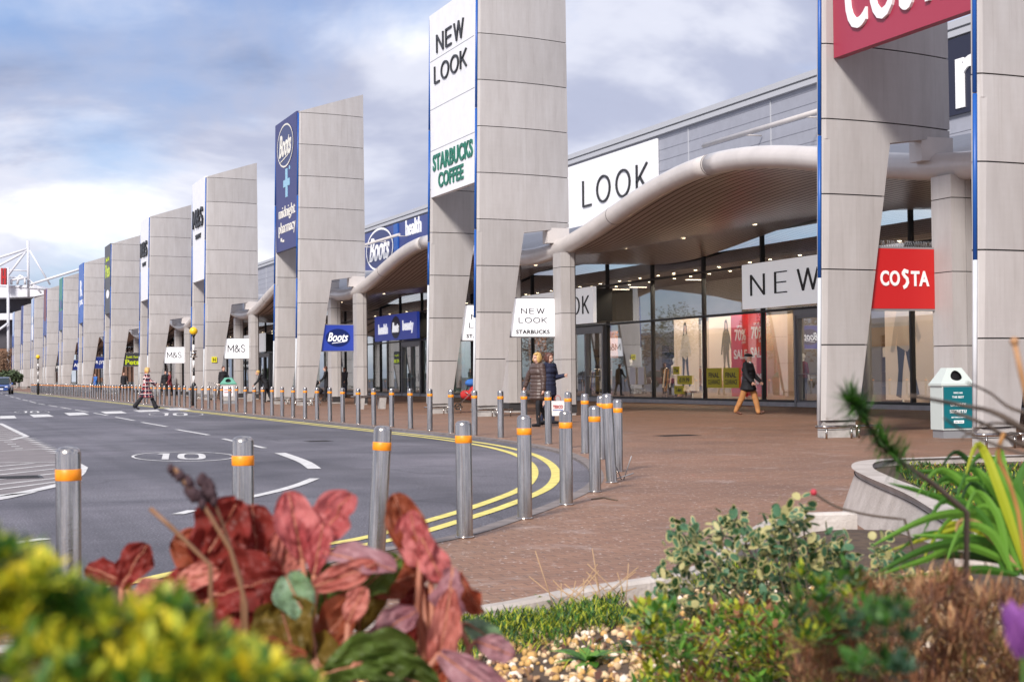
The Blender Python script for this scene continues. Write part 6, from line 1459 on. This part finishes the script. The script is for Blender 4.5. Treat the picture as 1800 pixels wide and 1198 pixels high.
o3, b3 = clump('red_leaved_plant', (750, 1150, 2.85), 'clump with an upright rosy bronze leaf and drooping pink leaves right of the leaning bollard',
 [(716, 925, 0, 150, 88, 108, -5, 5, B_BRN), (760, 975, -.02, 95, 70, -65, -5, 0, B_PINK), (735, 945, -.01, 120, 90, 110, -5, -25, B_PINK), (705, 1010, .02, 130, 80, -160, 0, 0, B_BRN), (790, 1040, -.05, 110, 85, -95, 0, 30, B_MAUVE), (782, 1095, -.08, 150, 75, -100, -10, -10, B_PNK2), (825, 1035, .02, 90, 60, -60, 0, 40, B_BRN), (735, 1070, .05, 110, 90, 90, 10, 0, B_RED), (760, 1130, .05, 110, 100, 100, 10, 0, B_OL), (730, 1000, .08, 90, 70, 60, 10, 0, B_RED), (850, 1105, .05, 90, 60, -30, -20, 0, B_GRN), (870, 1130, .0, 80, 60, -20, -10, 0, B_MAUVE), (835, 1185, -.15, 170, 90, -35, -10, 10, B_MAUVE), (740, 1195, -.1, 130, 110, -140, 0, 0, B_BRN)])
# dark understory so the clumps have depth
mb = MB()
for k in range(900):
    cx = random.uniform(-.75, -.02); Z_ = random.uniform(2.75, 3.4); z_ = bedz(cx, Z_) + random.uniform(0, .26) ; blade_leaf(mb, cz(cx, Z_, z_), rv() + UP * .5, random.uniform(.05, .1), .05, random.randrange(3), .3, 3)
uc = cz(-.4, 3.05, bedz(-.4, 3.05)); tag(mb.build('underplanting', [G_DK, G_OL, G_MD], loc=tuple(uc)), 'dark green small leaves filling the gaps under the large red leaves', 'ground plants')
# stalks
def stalk(pts, Z_, r, lab, seed=False):
    o = MB(); P_ = [pd(x, y, Z_ + dz) for x, y, dz in pts]; P_.append(Vector((P_[-1].x, P_[-1].y, P_[-1].z - .25))); o.tube(P_, r, 6, 0)
    if seed:
        for k in range(26):
            t = random.uniform(0, 1); p = P_[0].lerp(P_[1], t) + rv() * .006; o.ball(p, random.uniform(.004, .008), 1, 6, 4, (1, 1, 1.5))
    return tag(o.build('dead_stalk', [lf('stalk_brown', (.24, .12, .06), .1), mat('seed_head', (.045, .02, .025), .8)], loc=tuple(P_[-1])), lab, 'dead stalk', 'dead stalks in front of the red leaves')
stalk([(264, 893, 0), (300, 925, 0), (370, 992, 0)], 2.6, .0042, 'thick brown broken stalk slanting in front of the red leaves at the left')
stalk([(306, 822, 0), (356, 884, 0), (405, 965, 0), (432, 1060, 0)], 2.55, .0038, 'tall tan stalk with a dark purple seed head in front of the red leaves', True)
stalk([(356, 842, 0), (376, 880, 0), (395, 930, 0), (425, 1020, 0)], 2.6, .0026, 'thin stalk with small dark buds right of the tall tan stalk', True)
# ---- yellow-green shrub, bottom left
def shrub_clusters(lab, name, clusters, cols, n_each, L, w, size, base, outward=True, seg=2, cat='shrub', stems=True, grp=None):
    o = empty(name, base, lab, cat, grp); fo = MB(); st = MB()
    for c, pal in clusters:
        if stems: m_ = (c + base) / 2 + Vector((0, 0, -.02)); st.tube([base, m_, c], [.006, .004, .002], 5)
        for k in range(n_each):
            d = rv(); d.z = abs(d.z) * .8 + d.z * .2 + .35; p = c + rv() * size * random.uniform(.1, 1) * .6; blade_leaf(fo, p, d + (p - c).normalized() * .8, L * random.uniform(.6, 1.2), w * random.uniform(.7, 1.2), random.choice(pal), .1, seg)
    fo.build('foliage', cols, o, world=True)
    if stems: st.build('stem', P_BARK, o, world=True)
    return o
YS = [G_YL, G_YG, G_MD, G_DK, G_OL]
def outline_y(px): # top outline of the yellow shrub in the survey picture
    for (a, b), (c, d) in zip(OUT, OUT[1:]):
        if px <= c: return b + (d - b) * (px - a) / (c - a)
    return 1200
OUT = [(-80, 935), (0, 945), (45, 940), (85, 985), (110, 1005), (150, 1030), (235, 1060), (290, 1030), (330, 1060), (380, 1110), (450, 1120), (500, 1160), (560, 1190), (620, 1230)]
cl_ = []
for k in range(470):
    px = random.uniform(-110, 560); top = outline_y(px); py = top + 34 + (abs(random.gauss(0, 1)) * 80 if k < 260 else random.random() * max(30, 1290 - top))
    Z_ = random.uniform(1.1, 1.4) + (py - top) * -.0005
    v_ = noise.noise(Vector((px * .018, py * .022, 2))) + random.uniform(-.12, .12); pal = (0, 0, 1, 1) if v_ > .17 else ((0, 1, 1, 2) if v_ > .0 else ((1, 1, 2, 2) if v_ > -.15 else (1, 2, 2, 3)))
    cl_.append((pd(px, py, Z_), pal))
bb = cz(-.35, 1.15, bedz(-.35, 1.15)); shrub_clusters('out of focus yellow green shrub filling the bottom left corner', 'golden_shrub', cl_, YS, 34, .019, .007, .024, bb, stems=False)
# ---- variegated shrub
o = empty('variegated_shrub', cz(.95, 4.85, bedz(.95, 4.85)), 'cream edged variegated shrub at the lower right, in front of the brown paving', 'shrub'); fo = MB(); st = MB(); base = Vector(o.location)
def var_leaf(mb, p, d, nrm, L, w):
    d = d.normalized(); s = d.cross(nrm).normalized(); n_ = s.cross(d); pts = []
    S = 8; rim = random.choice((0, 0, 0, 1))
    for k in range(S): a = 2 * math.pi * k / S; pts.append((math.cos(a), math.sin(a)))
    ct = p + d * L / 2; out = [ct + d * L / 2 * a + s * w / 2 * b + n_ * .12 * w * abs(b) for a, b in pts]; inn = [ct + d * L / 2 * a * .80 + s * w / 2 * b * .76 + n_ * (.06 * w * abs(b) + .0006) for a, b in pts]
    for k in range(S): j = (k + 1) % S; mb.quad(out[k], out[j], inn[j], inn[k], rim)
    mb.poly(inn, random.choice((1, 1, 2, 2, 0)))
tops = [(1215, 925), (1262, 890), (1250, 940), (1300, 905), (1330, 930), (1345, 965), (1290, 960), (1380, 875), (1365, 905), (1400, 935), (1440, 950), (1420, 990), (1370, 1000), (1330, 1010), (1280, 1000), (1240, 985), (1470, 985), (1510, 1000), (1460, 1030), (1400, 1050), (1340, 1050), (1290, 1045), (1240, 1035), (1210, 1010), (1500, 950), (1530, 1030), (1180, 1000), (1300, 1085), (1360, 1090), (1430, 1085), (1500, 1075), (1550, 985), (1475, 925), (1410, 905), (1165, 1035), (1200, 1060), (1560, 940), (1590, 960), (1600, 1000), (1575, 1040), (1530, 970), (1490, 950), (1235, 900), (1275, 870), (1200, 905), (1350, 880), (1405, 860), (1450, 900), (1140, 1060), (1230, 1080), (1185, 1085), (1250, 1100), (1330, 1110), (1190, 960)]
for k, (px, py) in enumerate(tops * 2):
    c = pd(px + random.uniform(-18, 18), py + 38 + random.uniform(-8, 22), 4.85 + random.uniform(-.25, .3)); st.tube([base + rv() * .05, (base + c) / 2 + rv() * .02, c], [.003, .002, .0015], 5)
    for q in range(random.randint(12, 34)):
        p = c + rv() * random.uniform(.01, .048) + UP * random.uniform(-.05, .03); var_leaf(fo, p, rv() + UP * .3 + (p - c) * 8, (UP + rv() * .8 - FWD * .4).normalized(), random.uniform(.022, .046), random.uniform(.015, .030))
fo.build('foliage', [G_CR, G_BG, G_DK], o, world=True); st.build('stem', P_BARK, o, world=True)
# a second lower mound in front
cl_ = [(pd(1180 + 60 * random.uniform(-1, 5), 1100 + random.uniform(-30, 120), 4.2 + random.uniform(-.3, .3)), random.choice(((0, 1), (1, 2), (2, 3), (0, 3)))) for k in range(130)]
shrub_clusters('small green and brown leafy shrub below the variegated shrub, near the bottom edge', 'low_shrub', cl_, [G_BR, G_MD, G_YG, G_BRN], 22, .04, .014, .05, cz(.9, 4.25, bedz(.9, 4.25)), stems=False)
# ---- strappy green leaves at the right
def strap_plant(base, leaves, lab):
    o = empty('strap_leaved_plant', base, lab, 'leafy plant')
    for (pts, w, m_, Z_) in leaves:
        w *= .78
        P_ = cr([pd(x, y, Z_ + dz) for x, y, dz in pts], 6); mb = MB(); prev = None; n = len(P_)
        for i, p in enumerate(P_):
            t = i / (n - 1); d = (P_[min(i + 1, n - 1)] - P_[max(0, i - 1)]).normalized(); s = d.cross(FWD); s = (s.normalized() if s.length > .05 else UP); s = (s + FWD * .5).normalized(); ww = w * .5 * (min(1, .35 + t * 2.5) * (1 - t ** 3) ** .8 + .02)
            cur = (p - s * ww, p - FWD * .12 * w + s * 0, p + s * ww)
            if prev: mb.quad(prev[0], prev[1], cur[1], cur[0], 0, True); mb.quad(prev[1], prev[2], cur[2], cur[1], 0, True)
            prev = cur
        mb.build('leaf', m_, o, world=True)
    return o
sb = pd(1790, 1010, 4.2); sb.z = bedz(1.3, 4.2)
SL = [([(1790, 1000, 0), (1760, 915, 0), (1650, 905, -.1), (1530, 960, -.2)], .040, G_BR, 4.0), ([(1790, 1005, 0), (1740, 955, 0), (1640, 960, -.1), (1535, 1010, -.2)], .042, G_MD, 4.0),
 ([(1790, 1000, 0), (1770, 930, 0), (1700, 925, -.1), (1560, 968, -.1)], .034, G_YG, 4.2), ([(1800, 1000, 0), (1770, 900, 0), (1740, 850, 0), (1715, 790 + 30, 0)], .036, G_BR, 4.1),
 ([(1790, 1000, 0), (1755, 900, 0), (1690, 835, 0), (1580, 828, 0)], .034, G_MD, 4.3), ([(1800, 1000, 0), (1790, 900, 0), (1765, 850, 0), (1750, 812, 0)], .045, G_BR, 4.0), ([(1795, 1000, 0), (1700, 960, 0), (1620, 985, 0), (1540, 1012, 0)], .03, G_BR, 3.95),
 ([(1780, 1000, 0), (1700, 900, 0), (1640, 870, 0), (1560, 848, 0)], .032, G_MD, 4.3), ([(1800, 990, 0), (1740, 880, 0), (1700, 870, 0), (1640, 890, 0)], .034, G_BR, 4.15), ([(1790, 1010, 0), (1720, 1000, 0), (1640, 1010, 0), (1570, 1015, 0)], .034, G_MD, 3.9),
 ([(1810, 990, 0), (1800, 900, 0), (1790, 850, 0), (1810, 800, 0)], .04, G_MD, 4.0), ([(1800, 1000, 0), (1785, 930, 0), (1730, 890, 0), (1680, 925, 0)], .034, G_BR, 4.0), ([(1790, 1000, 0), (1730, 930, 0), (1690, 915, 0), (1680, 935, 0)], .028, G_BRN2, 3.95),
 ([(1800, 1010, 0), (1850, 930, 0), (1880, 900, 0), (1920, 930, 0)], .04, G_BR, 4.1), ([(1790, 1000, 0), (1760, 960, 0), (1690, 945, 0), (1600, 940, 0)], .036, G_BR, 4.05), ([(1790, 1000, 0), (1770, 985, 0), (1660, 975, 0), (1560, 1000, 0)], .036, G_DK, 4.1), ([(1800, 1000, 0), (1790, 880, 0), (1750, 840, 0), (1650, 850, 0)], .03, G_BR, 4.2), ([(1810, 1000, 0), (1780, 860, 0), (1730, 800, 0), (1705, 770 + 50, 0)], .038, G_MD, 4.35)]
for k in range(20):
    a = random.uniform(95, 175); L_ = random.uniform(130, 250); ex, ey = 1790 + L_ * math.cos(R(a)), 985 - L_ * .8 * math.sin(R(a)) + random.uniform(0, 50)
    SL.append(([(1785 + random.uniform(-20, 25), 1010, 0), (1790 + L_ * .35 * math.cos(R(a)), 960 - L_ * .45 * math.sin(R(a)), 0), (1790 + L_ * .75 * math.cos(R(a)), 965 - L_ * .85 * math.sin(R(a)), 0), (ex, ey, -.1)], random.uniform(.02, .036), random.choice((G_BR, G_MD, G_BR, G_YG, G_DK)), random.uniform(3.9, 4.5)))
strap_plant(sb, SL, 'clump of long arching bright green strap leaves at the right edge')
# ---- brown dead heather at the lower right
cl_ = []
for k in range(330):
    px = random.uniform(1400, 1840); top = 1030 + 55 * ((px - 1640) / 220) ** 2 + 26 * noise.noise(Vector((px * .02, 0, 0))); py = top + random.random() ** 1.3 * 230; cl_.append((pd(px, py, random.uniform(2.9, 3.4)), random.choice(((0, 0, 2), (0, 1), (2, 0), (0, 1, 3)))))
shrub_clusters('mound of dead brown heather at the lower right', 'dead_heather', cl_, [G_BRN, G_BRN2, G_DB, G_OL], 46, .045, .0035, .055, cz(.85, 3.1, bedz(.85, 3.1)), stems=False)
cl_ = [(pd(random.uniform(1380, 1520), random.uniform(1010, 1130), random.uniform(2.6, 3.0)), random.choice(((0, 1), (1, 2), (3, 1)))) for k in range(22)]
shrub_clusters('small olive green shrub between variegated shrub and brown heather', 'olive_shrub', cl_, [G_YG, G_MD, G_OL, G_DK], 30, .03, .010, .035, cz(.58, 2.9, bedz(.58, 2.9)), stems=False)
cl_ = [(pd(random.uniform(1490, 1600), random.uniform(1060, 1190), random.uniform(1.7, 1.9)), random.choice(((0, 1), (1, 2), (0, 0)))) for k in range(12)]
shrub_clusters('blurred dark green sprig close to the camera at the bottom right', 'green_sprig', cl_, [G_MD, G_DK, G_BG], 22, .022, .010, .025, cz(.42, 1.8, bedz(.42, 1.8)), stems=False)
# ---- purple flower
fl = pd(1798, 1110, 1.6); fb = Vector((fl.x, fl.y, bedz(.55, 1.75))); o = empty('purple_flower', fb, 'blurred purple flower at the right edge near the bottom', 'flower'); mb = MB()
for k in range(7):
    a = k * .9; d = (UP + RIGHT * .45 * math.cos(a) + FWD * .45 * math.sin(a)).normalized(); blade_leaf(mb, fl - UP * .025, d, .055, .03, 0, -.1, 4)
mb.build('petals', lf('petal_purple', (.34, .12, .40), .4), o, world=True); mb = MB(); mb.tube([fb, fl - UP * .02], .0025, 5); mb.build('stem', G_MD, o, world=True)
# ---- pine sprig and bare twigs at the right
def bz2(c, z): return Vector((c.x, c.y, z))
o = empty('young_pine', cz(.95, 3.4, bedz(.95, 3.4)), 'blurred young pine sprig rising left of the raised planter corner', 'young pine'); nb = MB(); sb2 = MB()
path = [(1492, 703), (1520, 735), (1545, 775), (1585, 812), (1640, 850), (1700, 900)]
PP = cr([pd(x, y, 3.0 + .05 * i) for i, (x, y) in enumerate(path)], 6); sb2.tube(PP + [Vector(o.location)], [.002] + [.0035 + .0001 * i for i in range(len(PP))], 5); sb2.build('stem', P_BARK, o, world=True)
for i, p in enumerate(PP[:22]):
    ax = (PP[min(i + 1, len(PP) - 1)] - PP[i]).normalized()
    dens = 46 if (i < 6 or 12 < i < 18) else 8
    for k in range(dens): d = (rv() - ax * .8); blade_leaf(nb, p + ax * random.uniform(0, .015), d, random.uniform(.035, .065), .0040, random.choice((0, 0, 1)), 0, 2)
nb.build('needles', [G_MD, G_DK], o, world=True)
tw = empty('bare_shrub', cz(1.25, 3.1, bedz(1.25, 3.1)), 'bare brown twigs reaching in from the right edge in front of the nearest pylon leg', 'bare shrub')
for pts, r in (([(1860, 800), (1760, 730), (1690, 712), (1600, 655 + 40)], .005), ([(1860, 770), (1800, 782), (1730, 745), (1672, 722)], .0045), ([(1860, 740), (1780, 718), (1740, 690), (1700, 672)], .003), ([(1850, 790), (1790, 750), (1735, 745), (1690, 770)], .003), ([(1860, 815), (1760, 785), (1700, 760), (1660, 735)], .003)):
    mb = MB(); P_ = cr([pd(x, y, 2.7 + random.uniform(0, .25)) for x, y in pts], 5); n = len(P_); mb.tube([Vector(tw.location)] + P_, [.007] + [1.3 * r * (1 - .6 * i / n) for i in range(n)], 6); mb.build('twig', P_BARK, tw, world=True)
mb = MB(); P_ = [pd(1783, 600, 2.4), pd(1796, 660, 2.4), pd(1815, 740, 2.4)]; P_.append(cz(.85, 2.5, bedz(.85, 2.5))); mb.tube(P_, .0045, 6); mb.ball(P_[0], .007, 0, 8, 6)
tag(mb.build('cut_stem', lf('cut_stem_tan', (.42, .22, .10), .1), loc=tuple(P_[-1])), 'upright tan cut stem at the right edge in front of the pylon', 'cut stem')
mb = MB(); P_ = cr([pd(x, y, 2.9) for x, y in [(1765, 760), (1755, 800), (1775, 850), (1790, 900)]], 4); P_.append(cz(1.0, 2.95, bedz(1.0, 2.95))); mb.tube(P_, .004, 6); tag(mb.build('orange_stalk', lf('stalk_orange', (.50, .24, .07), .1), loc=tuple(P_[-1])), 'thin orange brown stalk rising through the strap leaves', 'dead stalk')
mb = MB(); P_ = cr([pd(x, y, 4.0) for x, y in [(1430, 865), (1470, 890), (1530, 905), (1590, 912)]], 4); P_.append(cz(1.15, 4.1, bedz(1.15, 4.1))); mb.tube(P_, .0035, 6); mb.ball(P_[0], .009, 1, 8, 6); tag(mb.build('budded_twig', [P_BARK, mat('red_bud', (.45, .03, .05), .5)], loc=tuple(P_[-1])), 'thin twig with a red bud above the variegated shrub', 'twig')
